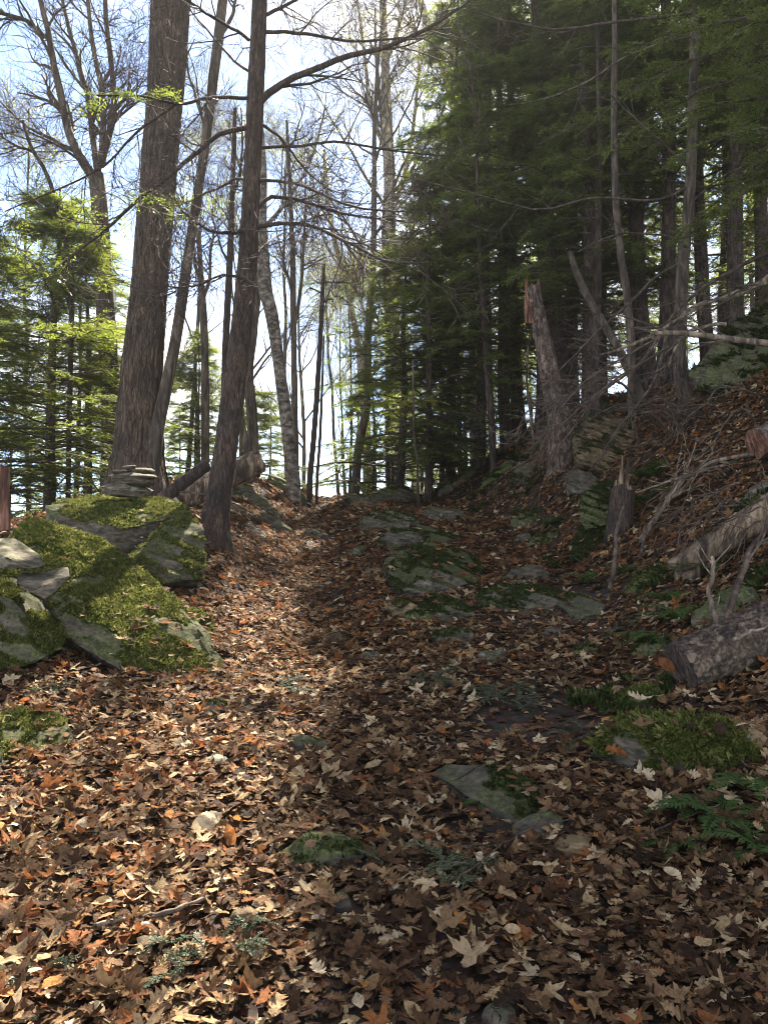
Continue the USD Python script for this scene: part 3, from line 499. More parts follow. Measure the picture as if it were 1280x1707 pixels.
stone('bank_rock', 'narrow brown slab on the left bank', 378, 420, 838, 856, 'rock_brown', 55, .15, .6, None, .03)
# rocks of the right bank
gh_rock('moss_cushion_rock', 'low rock with a thick green moss cushion on the right foreground', [(985, 1245, .06), (1005, 1215, .14), (1040, 1195, .18), (1110, 1190, .22), (1200, 1200, .22), (1250, 1220, .16), (1262, 1262, .05), (1200, 1292, .02), (1100, 1292, .02), (1040, 1280, .02), (995, 1262, .02), (1100, 1225, .21)], 'rock_half_mossy', 71, .022, .03, dict(dens=20000, cover=0.50, thr=-.1, m='moss', size=(.010, .022)), .008)
stone('moss_cushion_rock', 'olive mossy rock with a curled leaf below the big log', 1032, 1120, 1128, 1185, 'rock_mossy', 72, .13, .8, dict(dens=10000, cover=0.36, thr=.0))
px_rock('mossy_stack', 'lower block of the layered rock furred in bright moss', [(952, 905, 9.0), (965, 880, 9.2), (1015, 872, 9.4), (1028, 900, 9.2), (1015, 930, 8.9), (975, 938, 8.7), (956, 930, 8.75), (1020, 940, 9.8), (970, 930, 9.8)], 'rock_mossy', 73, .03, .04, dict(dens=9000, cover=0.38, thr=-.3, m='moss_dark'), .02, foot=(975, 938, 8.72))
px_rock('mossy_stack', 'upper block of the layered mossy rock by the stump', [(966, 862, 9.3), (970, 830, 9.5), (995, 803, 9.8), (1025, 800, 9.9), (1030, 840, 9.6), (1020, 874, 9.3), (975, 884, 9.1), (1030, 880, 10.2), (980, 870, 10.2)], 'rock_mossy', 74, .03, .04, dict(dens=8000, cover=0.37, thr=-.3, m='moss_dark'), .03, foot=(975, 938, 8.72))
px_rock('lichen_rock', 'grey-green lichen boulder above the layered mossy rock', [(940, 790, 10.2), (955, 780, 10.5), (985, 788, 10.6), (1005, 805, 10.4), (985, 822, 10.0), (955, 822, 9.9), (945, 812, 9.95), (1000, 830, 11), (945, 830, 11)], 'rock_lichen', 75, .03, .04, None, foot=(960, 828, 10.6))
px_rock('overhang_rock', 'brown overhanging rock with a dark hollow under the brush', [(955, 715, 11.4), (985, 690, 12.0), (1050, 695, 12.2), (1075, 725, 11.8), (1065, 770, 11.2), (1015, 790, 11.0), (960, 770, 11.0), (1060, 790, 12.4), (960, 780, 12.4)], 'rock_brown', 76, .05, .06, SL, .02, foot=(1000, 795, 11.0))
px_rock('bank_rock', 'lichen-spotted rock with a dark recess on the right bank', [(848, 792, 13.0), (862, 772, 13.5), (905, 770, 13.6), (925, 785, 13.4), (905, 806, 12.8), (870, 806, 12.7), (850, 803, 12.8), (920, 815, 13.8), (855, 815, 13.8)], 'rock_lichen', 77, .05, .06, SL, .02, foot=(880, 808, 12.75))
stone('bank_rock', 'small pale-capped stone near the snag', 910, 942, 750, 775, 'rock_lichen', 78, .22, .7, None)
stone('bank_rock', 'mossy boulder on the upper right bank before the trees', 800, 862, 760, 800, 'rock_mossy', 79, .4, .7, SL)
stone('bank_rock', 'mossy root-bound rock at the far right bend', 726, 800, 752, 812, 'rock_half_mossy', 80, .75, .6, SL)
px_rock('big_mossy_rock', 'huge shaded boulder with mossy edge high on the right slope', [(1150, 625, 12.6), (1175, 590, 12.9), (1215, 545, 13.3), (1250, 515, 13.8), (1330, 500, 14.2), (1400, 520, 14), (1340, 610, 12.8), (1260, 640, 12.4), (1190, 655, 12.2), (1160, 650, 12.3), (1300, 640, 15), (1200, 660, 14.5)], 'rock_half_mossy', 81, .08, .09, dict(dens=2500, cover=0.30, thr=-.2, m='moss_dark', size=(.018, .04)), .02)
stone('bank_rock', 'grey block under the cut log at the right edge', 1238, 1300, 762, 830, 'rock_bare', 82, .34, .8, SL)
stone('bank_rock', 'small mossy stone half hidden behind dead twigs', 972, 1020, 640, 690, 'rock_mossy', 84, .5, .8, SL)
stone('bank_rock', 'mossy mound with fern on the right bank', 1046, 1104, 922, 982, 'rock_mossy', 85, .3, .8, dict(dens=9000, cover=0.36, thr=-.1))
stone('bank_rock', 'mossy bank boulder behind the big log', 1160, 1280, 930, 1030, 'rock_mossy', 86, .34, .7, SL)
stone('bank_rock', 'small green stone beside the trail on the right', 850, 912, 848, 874, 'rock_mossy', 87, .2, .7, SM)
stone('bank_rock', 'dark stone with white mark beside the trail', 855, 890, 880, 902, 'rock_dark', 88, .16, .7, None)
stone('bank_rock', 'low mossy shelf beside the dark stone', 882, 938, 872, 906, 'rock_mossy', 89, .1, .7, SM)
stone('bank_rock', 'mossy step under the ferns right of the trail', 1055, 1130, 1045, 1095, 'rock_mossy', 90, .12, .8, SM)

# ------------------------------------------------------------------ trees that the photograph lets you single out
def hero(name, label, cat, pxs, widths, m, seed, sides=28, rings=140, amp=.010, furrow=(9, .9), flare=.5, limbs=(), spec=(), twig='twig_dark', limb_mat=None, leafy=(), foliage='needles_light', cap=None, group=None):
    """pxs: (px, py, d) along the trunk; limbs: ((px, py, d) points, width at the root in px, at the tip)."""
    rng = np.random.default_rng(seed)
    if pxs[0][0] > 680 and cat == 'tree' and name != 'broken_snag' and pxs[0][2] < 25:
        kk = G(*pxs[0][:2])[1] / pxs[0][2]
        if .7 < kk < 1.6: pxs = [(a, b, c * kk) for a, b, c in pxs]; limbs = [([(a, b, c * kk) for a, b, c in lp], w0, w1) for lp, w0, w1 in limbs]
    pts = [P(*p) for p in pxs]; rad = [PW(w, p[2]) / 2 for w, p in zip(widths, pxs)]
    b = pts[0].copy(); g = hz(b[0], b[1])
    if b[2] > g - .25: pts.insert(0, np.array([b[0] - .0, b[1], g - .35])); rad.insert(0, rad[0])
    t = thing(name, label, cat, group); obj('trunk', trunk(np.array(pts), rad, sides, rings, amp, furrow, flare, seed, cap is not None), m, t, 40)
    allp, allr = [], []
    for lp, w0, w1 in limbs:
        q = np.array([P(*p) for p in lp]); path, r = resample(q, 16, np.linspace(PW(w0, lp[0][2]) / 2, PW(w1, lp[-1][2]) / 2, len(lp)))
        path[1:] += np.cumsum(rng.normal(0, .007, (15, 3)), 0); allp.append(path); allr.append(r); obj('branch', tubes(path[None], r[None], 8), limb_mat or m, t, 60)
    if spec and allp:
        obj('twigs', bare_crown(rng, np.stack(allp), np.stack(allr), spec), twig, t, kind='stuff')
    if len(leafy):
        Lp, Lr = np.stack([allp[i] for i in leafy]), np.stack([allr[i] for i in leafy]); S, SR = spawn(rng, Lp, Lr, 9, .45, 1, .9, .55, 6, .12, -.06, .5, .3, flat=True); S2, _ = spawn(rng, S, SR, 5, .2, 1, .8, .22, 4, .1, -.05, .5, .4, flat=True)
        obj('foliage', join(fronds(rng, S, .035, .06, .008), fronds(rng, S2, .03, .045, .007)), foliage, t)
    return t
TW = [(10, .1, 1, .75, .9, 7, .17, .0, 4), (7, .1, 1, .8, .42, 5, .22, -.01, 3), (4, .2, 1, .8, .2, 4, .2, -.02, 3)]
D = 9.5
hero('dark_trunk_tree', 'dark leaning hemlock with bare arching branches beside the boulders', 'tree',
     [(356, 900, D), (364, 840, D), (375, 760, D), (388, 660, D), (403, 540, D), (413, 430, D), (420, 300, D), (426, 160, D), (432, 20, D), (438, -160, D), (444, -420, D)], [46, 38, 36, 35, 33, 31, 28, 26, 24, 20, 14], 'bark_dark', 5, 48, 220, .013, (8, 2.2), .8,
     [([(428, 175, D), (470, 140, D - .1), (520, 116, D - .3), (590, 88, D - .4), (640, 74, D - .6), (710, 45, D - .8), (790, -5, D - 1)], 13, 5),
      ([(436, 52, D), (500, 53, D + .3), (560, 62, D + .5), (640, 64, D + .9), (720, 50, D + 1.2)], 7, 3),
      ([(416, 163, D), (355, 161, D - .4), (300, 168, D - .8), (240, 158, D - 1.2), (150, 154, D - 1.7)], 7, 3),
      ([(300, 168, D - .8), (235, 215, D - 1.1), (165, 285, D - 1.3), (95, 320, D - 1.5), (10, 358, D - 1.7)], 5, 2),
      ([(412, 212, D), (370, 225, D - .2), (338, 252, D - .4), (290, 290, D - .6), (240, 330, D - .9), (170, 390, D - 1.2), (85, 452, D - 1.5)], 9, 4),
      ([(432, 246, D), (500, 243, D + .4), (570, 236, D + .8), (650, 250, D + 1.2), (740, 262, D + 1.6)], 6, 3),
      ([(431, 300, D), (470, 300, D - .3), (530, 318, D - .6), (600, 345, D - 1), (690, 352, D - 1.4)], 6, 3),
      ([(430, 346, D), (455, 331, D + .2), (510, 339, D + .5), (580, 358, D + .8), (650, 368, D + 1.1), (700, 372, D + 1.3)], 8, 3),
      ([(427, 378, D), (470, 370, D - .2), (525, 376, D - .5), (580, 402, D - .8), (645, 432, D - 1.1), (720, 432, D - 1.4)], 8, 3),
      ([(410, 382, D), (385, 388, D - .2), (350, 385, D - .4), (320, 368, D - .6), (296, 352, D - .8)], 7, 3),
      ([(430, 205, D), (468, 230, D + .2), (505, 280, D + .5), (560, 330, D + .8)], 6, 2),
      ([(415, 66, D), (375, 38, D - .3), (320, 0, D - .7), (250, -45, D - 1.2)], 6, 3),
      ([(418, 120, D), (385, 95, D + .3), (340, 40, D + .5), (290, -30, D + .7)], 5, 2),
      ([(434, 30, D), (490, -5, D + .2), (560, -40, D + .3)], 7, 4),
      ([(410, 300, D), (370, 310, D + .4), (320, 335, D + .8), (270, 340, D + 1.1)], 5, 2),
      ([(413, 470, D), (380, 455, D - .5), (330, 468, D - .9), (280, 470, D - 1.3)], 5, 2),
      ([(430, 420, D), (450, 400, D + .5), (475, 385, D + .9)], 4, 2)], TW, leafy=(2, 4, 14))
D = 12.5
hero('large_trunk_tree', 'massive brown furrowed trunk rising behind the stone pile', 'tree',
     [(228, 815, D), (230, 760, D), (233, 690, D), (239, 600, D), (247, 500, D), (255, 400, D), (264, 300, D), (272, 200, D), (279, 100, D), (285, 0, D), (296, -200, D), (304, -500, D)], [84, 70, 67, 62, 56, 53, 53, 54, 57, 60, 52, 40], 'bark_plates', 6, 140, 300, .030, (9, 2.4), .45)
hero('second_stem_tree', 'slender curving stem joined at the foot of the massive trunk', 'tree',
     [(254, 790, 12.3), (262, 720, 12.3), (276, 650, 12.3), (292, 570, 12.3), (303, 500, 12.3), (312, 440, 12.4), (322, 370, 12.5), (334, 290, 12.6), (345, 220, 12.7), (357, 120, 12.8), (368, 30, 12.9), (380, -80, 13), (395, -300, 13)], [24, 22, 20, 18, 17, 16, 16, 15, 15, 17, 16, 13, 9], 'bark_maple', 7, 18, 120, .006, (8, 1), .4,
     [([(345, 215, 12.7), (325, 150, 12.8), (315, 95, 13), (330, 60, 13.1)], 6, 2), ([(366, 60, 12.9), (390, 20, 13), (400, -60, 13.2)], 8, 4)], TW[:2])
hero('second_stem_tree', 'thin straight pole squeezed between the massive trunk and its neighbour', 'tree',
     [(252, 760, 12.9), (262, 660, 12.9), (268, 560, 12.9), (273, 460, 12.9), (279, 380, 12.9), (286, 250, 13)], [13, 12, 12, 11, 10, 6], 'bark_hemlock', 8, 12, 80, .005)
D = 17
hero('forked_maple', 'bare maple splitting into five upright limbs at upper left', 'tree',
     [(186, 800, D), (185, 700, D), (181, 600, D), (175, 500, D), (170, 400, D), (165, 330, D), (160, 290, D)], [34, 30, 30, 29, 27, 26, 25], 'bark_maple', 9, 22, 110, .012, (8, 1), .3,
     [([(158, 300, D), (140, 270, D), (118, 230, D), (102, 160, D), (90, 110, D), (80, 50, D), (66, -10, D), (50, -120, D)], 17, 8), ([(74, 62, D), (45, 35, D - .4), (0, 20, D - .8), (-60, 0, D - 1)], 8, 4),
      ([(163, 285, D), (155, 235, D + .3), (145, 165, D + .5), (125, 95, D + .7), (108, 30, D + .8), (95, -60, D + 1)], 13, 5),
      ([(167, 270, D), (172, 215, D - .2), (170, 150, D - .4), (158, 95, D - .5), (148, 30, D - .6), (140, -80, D - .6)], 12, 6),
      ([(168, 275, D), (182, 235, D + .2), (192, 190, D + .3), (188, 110, D + .4), (180, 40, D + .4), (176, -80, D + .5)], 14, 7), ([(192, 180, D + .3), (215, 160, D + .5), (250, 130, D + .8)], 5, 2),
      ([(150, 280, D), (110, 250, D - .5), (60, 225, D - 1), (10, 205, D - 1.4)], 5, 2)], [(12, .1, 1, .6, 1.5, 8, .13, .03, 4), (8, .1, 1, .7, .7, 6, .17, .01, 3), (5, .1, 1, .75, .35, 4, .2, 0, 3)], 'twig_brown')
hero('leaning_sapling_tree', 'thin dark sapling leaning left under the forked maple', 'tree', [(120, 480, 15), (104, 380, 15), (78, 290, 15), (50, 240, 15), (38, 200, 15)], [9, 8, 7, 6, 4], 'bark_dark', 10, 8, 40, .0, limbs=[([(60, 255, 15), (30, 240, 14.8), (0, 225, 14.6)], 5, 2)], spec=TW[:2])
D = 18
hero('birch_tree', 'pale banded birch leaning left on the crest', 'tree', [(489, 810, D), (484, 760, D), (478, 700, D), (468, 630, D), (460, 570, D), (452, 520, D), (442, 480, D), (438, 430, D), (436, 380, D), (438, 300, D), (432, 180, D), (425, 60, D)], [24, 22, 21, 20, 20, 21, 22, 22, 18, 14, 10, 6], 'bark_birch', 12, 18, 100, .004, (6, 1), .3,
     [([(440, 380, D), (480, 330, D + .4), (520, 260, D + .8), (540, 180, D + 1)], 8, 3), ([(436, 340, D), (400, 280, D - .4), (380, 200, D - .6)], 7, 3)], TW, 'twig_brown')
hero('slim_tree', 'slim bare tree standing just right of the birch', 'tree', [(493, 800, 19), (492, 700, 19), (490, 600, 19), (489, 520, 19), (488, 440, 19), (484, 330, 19), (478, 200, 19)], [11, 10, 10, 10, 9, 7, 4], 'bark_maple', 13, 10, 60, .003,
     limbs=[([(489, 500, 19), (478, 460, 19), (468, 430, 19), (455, 380, 19.2)], 6, 2), ([(491, 540, 19), (500, 480, 19), (505, 400, 19.2), (508, 300, 19.4)], 7, 3)], spec=TW[:2], twig='twig_brown')
hero('slim_tree', 'slim tree with one tuft of foliage left of the sky gap', 'tree', [(516, 815, 20), (522, 740, 20), (528, 660, 20), (533, 580, 20), (537, 500, 20), (540, 440, 20)], [10, 9, 9, 8, 7, 4], 'bark_dark', 14, 10, 60, .003,
     limbs=[([(536, 505, 20), (560, 495, 19.6), (582, 505, 19.2)], 4, 2), ([(537, 490, 20), (520, 482, 19.8), (508, 488, 19.6)], 4, 2), ([(538, 470, 20), (560, 470, 20.3), (600, 475, 20.8)], 4, 2), ([(538, 480, 20), (530, 470, 20.6), (518, 474, 21)], 4, 2)], spec=TW[1:2], leafy=(0, 1, 2, 3), foliage='needles_hemlock')
hero('slim_tree', 'thinnest dark pole just left of the sky gap', 'tree', [(528, 820, 19.5), (534, 720, 19.5), (537, 640, 19.5), (540, 560, 19.5)], [5, 5, 4, 3], 'bark_dark', 114, 8, 40, .0)
hero('slim_tree', 'dark upright tree between the two leftmost big trunks', 'tree', [(374, 700, 14), (377, 560, 14), (383, 440, 14), (388, 300, 14), (392, 180, 14)], [12, 12, 11, 9, 6], 'bark_dark', 15, 10, 60, .003, limbs=[([(383, 440, 14), (365, 400, 14), (350, 340, 14.2)], 5, 2), ([(386, 330, 14), (400, 270, 14.2), (396, 180, 14.4)], 6, 2)], spec=TW[:2])
hero('slim_tree', 'grey tree seen through branches left of the dark trunk', 'tree', [(342, 760, 20), (342, 640, 20), (340, 540, 20), (336, 470, 20), (330, 380, 20)], [14, 14, 12, 10, 7], 'bark_maple', 16, 10, 60, .003, limbs=[([(338, 500, 20), (350, 450, 20), (356, 380, 20.4)], 7, 3), ([(338, 480, 20), (322, 430, 20), (312, 360, 20)], 7, 3)], spec=TW[:2], twig='twig_brown')
hero('slim_tree', 'crooked grey tree directly behind the dark trunk', 'tree', [(424, 780, 21), (420, 690, 21), (414, 620, 21), (422, 560, 21), (427, 480, 21), (424, 400, 21)], [17, 18, 16, 13, 12, 8], 'bark_maple', 17, 12, 60, .006, limbs=[([(420, 570, 21), (434, 500, 21), (440, 400, 21)], 7, 3)], spec=TW[:2], twig='twig_brown')
hero('slim_tree', 'short leaning grey trunk behind the sawn log', 'tree', [(420, 790, 16), (410, 740, 16), (398, 690, 16), (392, 640, 16)], [14, 13, 12, 11], 'bark_maple', 18, 10, 40, .004)
hero('pale_leaning_tree', 'pale bare tree bending left above the sky gap', 'tree', [(612, 760, 30), (608, 680, 30), (602, 600, 30), (594, 560, 30), (585, 510, 30), (572, 455, 30), (560, 410, 30), (548, 340, 30), (540, 250, 30)], [15, 14, 12, 11, 10, 9, 8, 7, 5], 'bark_pale', 19, 12, 70, .006, limbs=[([(604, 600, 30), (615, 560, 30.3), (640, 540, 30.6), (655, 545, 31)], 5, 3), ([(585, 505, 30), (600, 440, 30.4), (610, 380, 30.6)], 5, 2), ([(570, 450, 30), (540, 400, 30), (520, 330, 30)], 5, 2)], spec=[(9, .1, 1, .7, 1.6, 7, .16, .02, 3), (7, .1, 1, .75, .8, 5, .2, 0, 3)], twig='twig_brown')
hero('pale_leaning_tree', 'tall pale trunk with leafing twigs beside the dark evergreens', 'tree', [(662, 760, 27), (660, 640, 27), (655, 520, 27), (652, 420, 27), (650, 320, 27), (646, 200, 27), (640, 60, 27), (634, -120, 27)], [24, 22, 20, 19, 18, 16, 13, 9], 'bark_pale', 20, 14, 90, .008,
     limbs=[([(654, 500, 27), (632, 540, 26.8), (610, 525, 26.6), (598, 470, 26.6), (600, 400, 26.8)], 8, 4), ([(650, 360, 27), (675, 290, 27.3), (690, 200, 27.6), (700, 80, 28)], 10, 4), ([(648, 260, 27), (618, 180, 27), (606, 90, 27), (590, -20, 27)], 9, 4), ([(640, 110, 27), (668, 40, 27), (690, -60, 27)], 8, 4)], spec=[(10, .1, 1, .65, 1.8, 7, .14, .03, 3), (8, .1, 1, .7, .8, 5, .2, 0, 3)], twig='twig_brown', leafy=(1, 2), foliage='leaf_spring')
hero('pale_leaning_tree', 'pale tree leaning left behind the top evergreens', 'tree', [(790, 330, 30), (752, 160, 30), (736, 100, 30), (710, 30, 30), (690, -40, 30)], [18, 16, 14, 13, 10], 'bark_pale', 219, 12, 60, .006, limbs=[([(745, 130, 30), (755, 60, 30), (745, -40, 30)], 10, 5), ([(725, 70, 30), (690, 50, 30), (655, 0, 30)], 7, 3)], spec=[(10, .1, 1, .65, 1.8, 7, .14, .03, 3), (8, .1, 1, .7, .8, 5, .2, 0, 3)], twig='twig_brown')
# right slope
D = 13.6
hero('slope_tree', 'smooth young trunk curving up from the right slope in front', 'tree', [(1146, 672, D), (1136, 640, D), (1132, 590, D), (1134, 520, D), (1138, 440, D), (1146, 360, D), (1152, 270, D), (1155, 170, D), (1157, 60, D), (1158, -80, D), (1158, -400, D)], [26, 23, 21, 21, 20, 18, 17, 16, 15, 13, 8], 'bark_maple', 23, 18, 130, .003, (6, 1), .5,
     [([(1155, 60, D), (1050, 88, D - .5), (950, 150, D - 1), (850, 172, D - 1.4)], 5, 2), ([(1156, 20, D), (1020, 36, D - .7), (900, 45, D - 1.4), (770, 14, D - 2)], 6, 2), ([(1150, 280, D), (1080, 215, D - .4), (1010, 150, D - .8)], 5, 2), ([(1146, 310, D), (1080, 335, D - .5), (990, 330, D - 1), (880, 350, D - 1.6), (750, 315, D - 2.2), (640, 292, D - 2.6)], 5, 2), ([(1148, 340, D), (1200, 300, D + .4), (1290, 260, D + .8)], 4, 2), ([(1142, 400, D), (1060, 390, D), (960, 420, D)], 4, 2)], [(6, .1, .9, .75, .8, 7, .14, -.01, 4), (3, .2, 1, .8, .35, 5, .2, -.01, 3)])
hero('broken_snag', 'broken birch snag with torn reddish top leaning on the right bank', 'tree', [(934, 715, 15.5), (926, 670, 15.5), (915, 620, 15.5), (906, 570, 15.5), (897, 530, 15.5), (890, 495, 15.5), (886, 478, 15.5)], [38, 34, 30, 27, 25, 23, 21], 'bark_snag', 24, 24, 90, .014, (10, 1.2), .3, cap=True)
sn = stage.GetPrimAtPath('/World/broken_snag'); rng = np.random.default_rng(3)
for i, (px, top, w) in enumerate([(877, 462, 9), (886, 472, 8), (897, 466, 10), (882, 500, 7)]):
    SNd = 15.5; a, b = P(px + 4, 540, SNd - .05), P(px, top, SNd); obj('splinter', trunk(np.array([a, (a + b) / 2, b]), [PW(w * .6, SNd), PW(w * .5, SNd), .012], 8, 24, .012, (20, 2), 0, 30 + i), 'wood_torn', sn)
hero('slope_tree', 'stout dark trunk standing right behind the broken snag', 'tree', [(940, 700, 17.5), (930, 620, 17.5), (922, 540, 17.5), (914, 450, 17.5), (908, 380, 17.5), (900, 200, 17.5), (894, -100, 17.5)], [46, 38, 35, 33, 30, 26, 18], 'bark_dark', 25, 24, 130, .012, (8, 1), .4)
hero('slope_tree', 'pale slender curved stem left of the front slope tree', 'tree', [(1052, 590, 15), (1046, 500, 15), (1034, 420, 15), (1026, 320, 15), (1023, 200, 15), (1024, 100, 15), (1022, -200, 15)], [14, 13, 12, 12, 11, 9, 6], 'bark_maple', 26, 12, 90, .002)
hero('slope_tree', 'thick straight dark trunk between the two slender stems', 'tree', [(1075, 600, 19), (1068, 540, 19), (1062, 440, 19), (1060, 340, 19), (1064, 240, 19), (1066, 0, 19), (1068, -200, 19)], [34, 29, 26, 24, 22, 20, 14], 'bark_hemlock', 27, 18, 110, .008)
hero('slope_tree', 'small trunk leaning left across the dead limbs', 'tree', [(1070, 680, 13), (1040, 600, 13.2), (1000, 530, 13.4), (972, 480, 13.6), (950, 420, 13.8)], [16, 15, 13, 12, 9], 'bark_maple', 28, 12, 70, .003)
hero('slope_tree', 'dark trunk cut by the right edge of the picture', 'tree', [(1272, 560, 17), (1270, 420, 17), (1266, 280, 17), (1268, 150, 17), (1272, -200, 17)], [24, 22, 20, 18, 12], 'bark_dark', 29, 14, 90, .006)
hero('slope_tree', 'bowed thin stem hanging left of the broken snag', 'tree', [(890, 748, 13.5), (884, 690, 13.5), (878, 630, 13.5), (880, 580, 13.5), (892, 530, 13.5)], [5, 4.5, 4, 4, 3], 'wood_weathered', 31, 8, 50, .0)
hero('trail_sapling', 'thin pale sapling with fresh yellow leaves beside the upper trail', 'sapling', [(697, 832, 18), (696, 780, 18), (690, 720, 18), (689, 660, 18), (688, 600, 18)], [5, 4.5, 4, 3.5, 2.5], 'bark_maple', 32, 8, 50, .0, flare=0,
     limbs=[([(689, 718, 18), (672, 700, 17.8), (650, 684, 17.5), (640, 672, 17.3)], 3, 1.5), ([(689, 690, 18), (676, 676, 17.8), (660, 668, 17.6)], 3, 1.5), ([(688, 660, 18), (704, 668, 18), (720, 660, 18)], 2.5, 1.5)], spec=[(5, .3, 1, .8, .3, 4, .2, 0, 3)], leafy=(0, 1, 2), foliage='leaf_spring', twig='wood_weathered')

# ------------------------------------------------------------------ hemlocks: five kinds, each copied
HK = {}
for kname, a in dict(low=dict(seed=1, Ht=15, r=.15, zc0=.7, Lmax=3.0, nb=105), mid=dict(seed=2, Ht=16, r=.16, zc0=2.5, Lmax=3.2, nb=100, dead=34), tall=dict(seed=3, Ht=17.5, r=.18, zc0=4.1, Lmax=3.4, nb=98, dead=60),
                     bushy=dict(seed=6, Ht=8.5, r=.10, zc0=.5, Lmax=3.1, nb=78, dead=10, step=.05, blade=.085, bw=.013),
                     slender=dict(seed=4, Ht=10, r=.075, zc0=1.6, Lmax=1.7, nb=56, dead=16), young=dict(seed=5, Ht=4.2, r=.035, zc0=.3, Lmax=1.15, nb=36, dead=0, step=.04, blade=.06)).items():
    c = stage.CreateClassPrim(f'/World/hemlock_kind_{kname}'); tv, br, cr = hemlock(**a)
    obj('trunk', tv, 'bark_hemlock', c, 50); obj('branches', br, 'twig_dark', c, kind='stuff'); obj('crown', cr, 'needles_light' if kname == 'bushy' else 'needles_hemlock', c, kind='stuff'); HK[kname] = c.GetPath()
def put(kname, name, label, px, d, s=1.0, rz=0, group=None, tilt=(0, 0), cat='tree'):
    g = at_depth(px, d); return copy_of(HK[kname], name, label, cat, g, rz, s, group, tilt)
rng = np.random.default_rng(77); GR = 'hemlocks of the dark stand on the right slope'
LBK = {'low': 'full hemlock with green boughs almost to the ground in the dark stand', 'mid': 'hemlock with shaded lower boughs in the dark stand on the right slope', 'tall': 'tall hemlock with bare dead twigs low on its trunk in the dark stand', 'slender': 'pole-thin hemlock squeezed between bigger ones in the dark stand'}
spots = [('low', 752, 23.5, 1.0), ('low', 800, 20.5, .95), ('mid', 848, 21, 1.0), ('mid', 820, 25, 1.0), ('low', 735, 29, 1.0), ('tall', 985, 19, 1.0), ('tall', 958, 22, 1.0), ('mid', 900, 24, 1.0), ('tall', 1110, 17.5, .95), ('tall', 1190, 18.5, .9),
         ('tall', 1240, 15.5, .9), ('tall', 1010, 24, 1.0), ('mid', 780, 33, 1.0), ('low', 705, 36, .95), ('mid', 1215, 23, 1.0), ('tall', 1300, 21, 1.0), ('mid', 940, 29, 1.0), ('tall', 868, 22.5, .95), ('tall', 905, 19.3, .92), ('mid', 990, 17.5, .9),
         ('mid', 690, 43, 1.0), ('slender', 715, 24.5, 1.0), ('slender', 822, 18.6, 1.0), ('slender', 1235, 19.5, 1.1), ('slender', 1000, 16.8, 1.15), ('slender', 770, 21, .9), ('tall', 1360, 12.5, .95), ('mid', 1420, 10.5, .9), ('tall', 1380, 18, 1.0), ('mid', 860, 34, 1), ('mid', 1075, 20.5, .9), ('mid', 985, 26, 1)]
for kname, px, d, s in spots:
    s *= .96 if d < 24 else .70
    put(kname, 'slope_hemlock', LBK[kname], px, d, s * rng.uniform(.94, 1.06), rng.uniform(0, 360), kname + ' ' + GR, rng.uniform(-2, 2, 2))
for i in range(14):
    px, d = rng.uniform(700, 1300), rng.uniform(34, 52)
    kname = ['mid', 'tall', 'tall', 'slender'][rng.integers(4)]; put(kname, 'distant_hemlock', 'distant hemlock glimpsed between the trunks at the back of the dark stand', px, d, rng.uniform(.5, .65), rng.uniform(0, 360), 'hemlocks at the back of the dark stand', rng.uniform(-2, 2, 2))
for px, d, s, l in ((655, 25, 1.0, 'low young hemlock at the left foot of the dark stand'), (625, 30, 1.1, 'young hemlock right beside the sky gap'), (720, 21.5, .7, 'small hemlock sapling where the trail bends right')):
    put('young', 'young_hemlock', l, px, d, s, rng.uniform(0, 360))
for px, d, sc, l in ((664, 21.6, (1.1, 1.1, .78), 'broad low hemlock whose boughs sweep down to the trail crest'), (628, 27, (1.0, 1.0, .60), 'low hemlock bush at the left end of the dark stand'), (712, 20.2, (.95, .95, .95), 'bushy hemlock at the bend of the right bank')):
    copy_of(HK['bushy'], 'edge_hemlock', l, 'tree', at_depth(px, d), rng.uniform(0, 360), sc)
GL = 'hemlocks behind the boulders on the left'
for kname, px, d, s in (('bushy', 75, 15.5, (1.05, 1.05, .74)), ('bushy', -55, 13, (.95, .95, .62)), ('bushy', 150, 18, (1, 1, .72)), ('bushy', -30, 20, (1.1, 1.1, .8)), ('bushy', 330, 25, (1, 1, .7)), ('bushy', 420, 31, (1.2, 1.2, .8)), ('bushy', 190, 26, (1.2, 1.2, .85)), ('slender', 128, 20, .85), ('low', 300, 32, .50), ('bushy', 20, 27, .95), ('low', 390, 34, .62), ('low', 450, 38, .6), ('slender', 330, 24, .6), ('low', -140, 18, .7), ('low', 230, 36, .7), ('low', 80, 34, .7), ('low', 545, 50, .5)):
    put(kname, 'left_hemlock', {'bushy': 'bushy sunlit yellow-green hemlock behind the boulders on the left', 'low': 'darker low hemlock far behind the left boulders', 'slender': 'slender hemlock standing behind the left boulders'}[kname], px, d, s, rng.uniform(0, 360), kname + ' ' + GL, rng.uniform(-2, 2, 2))
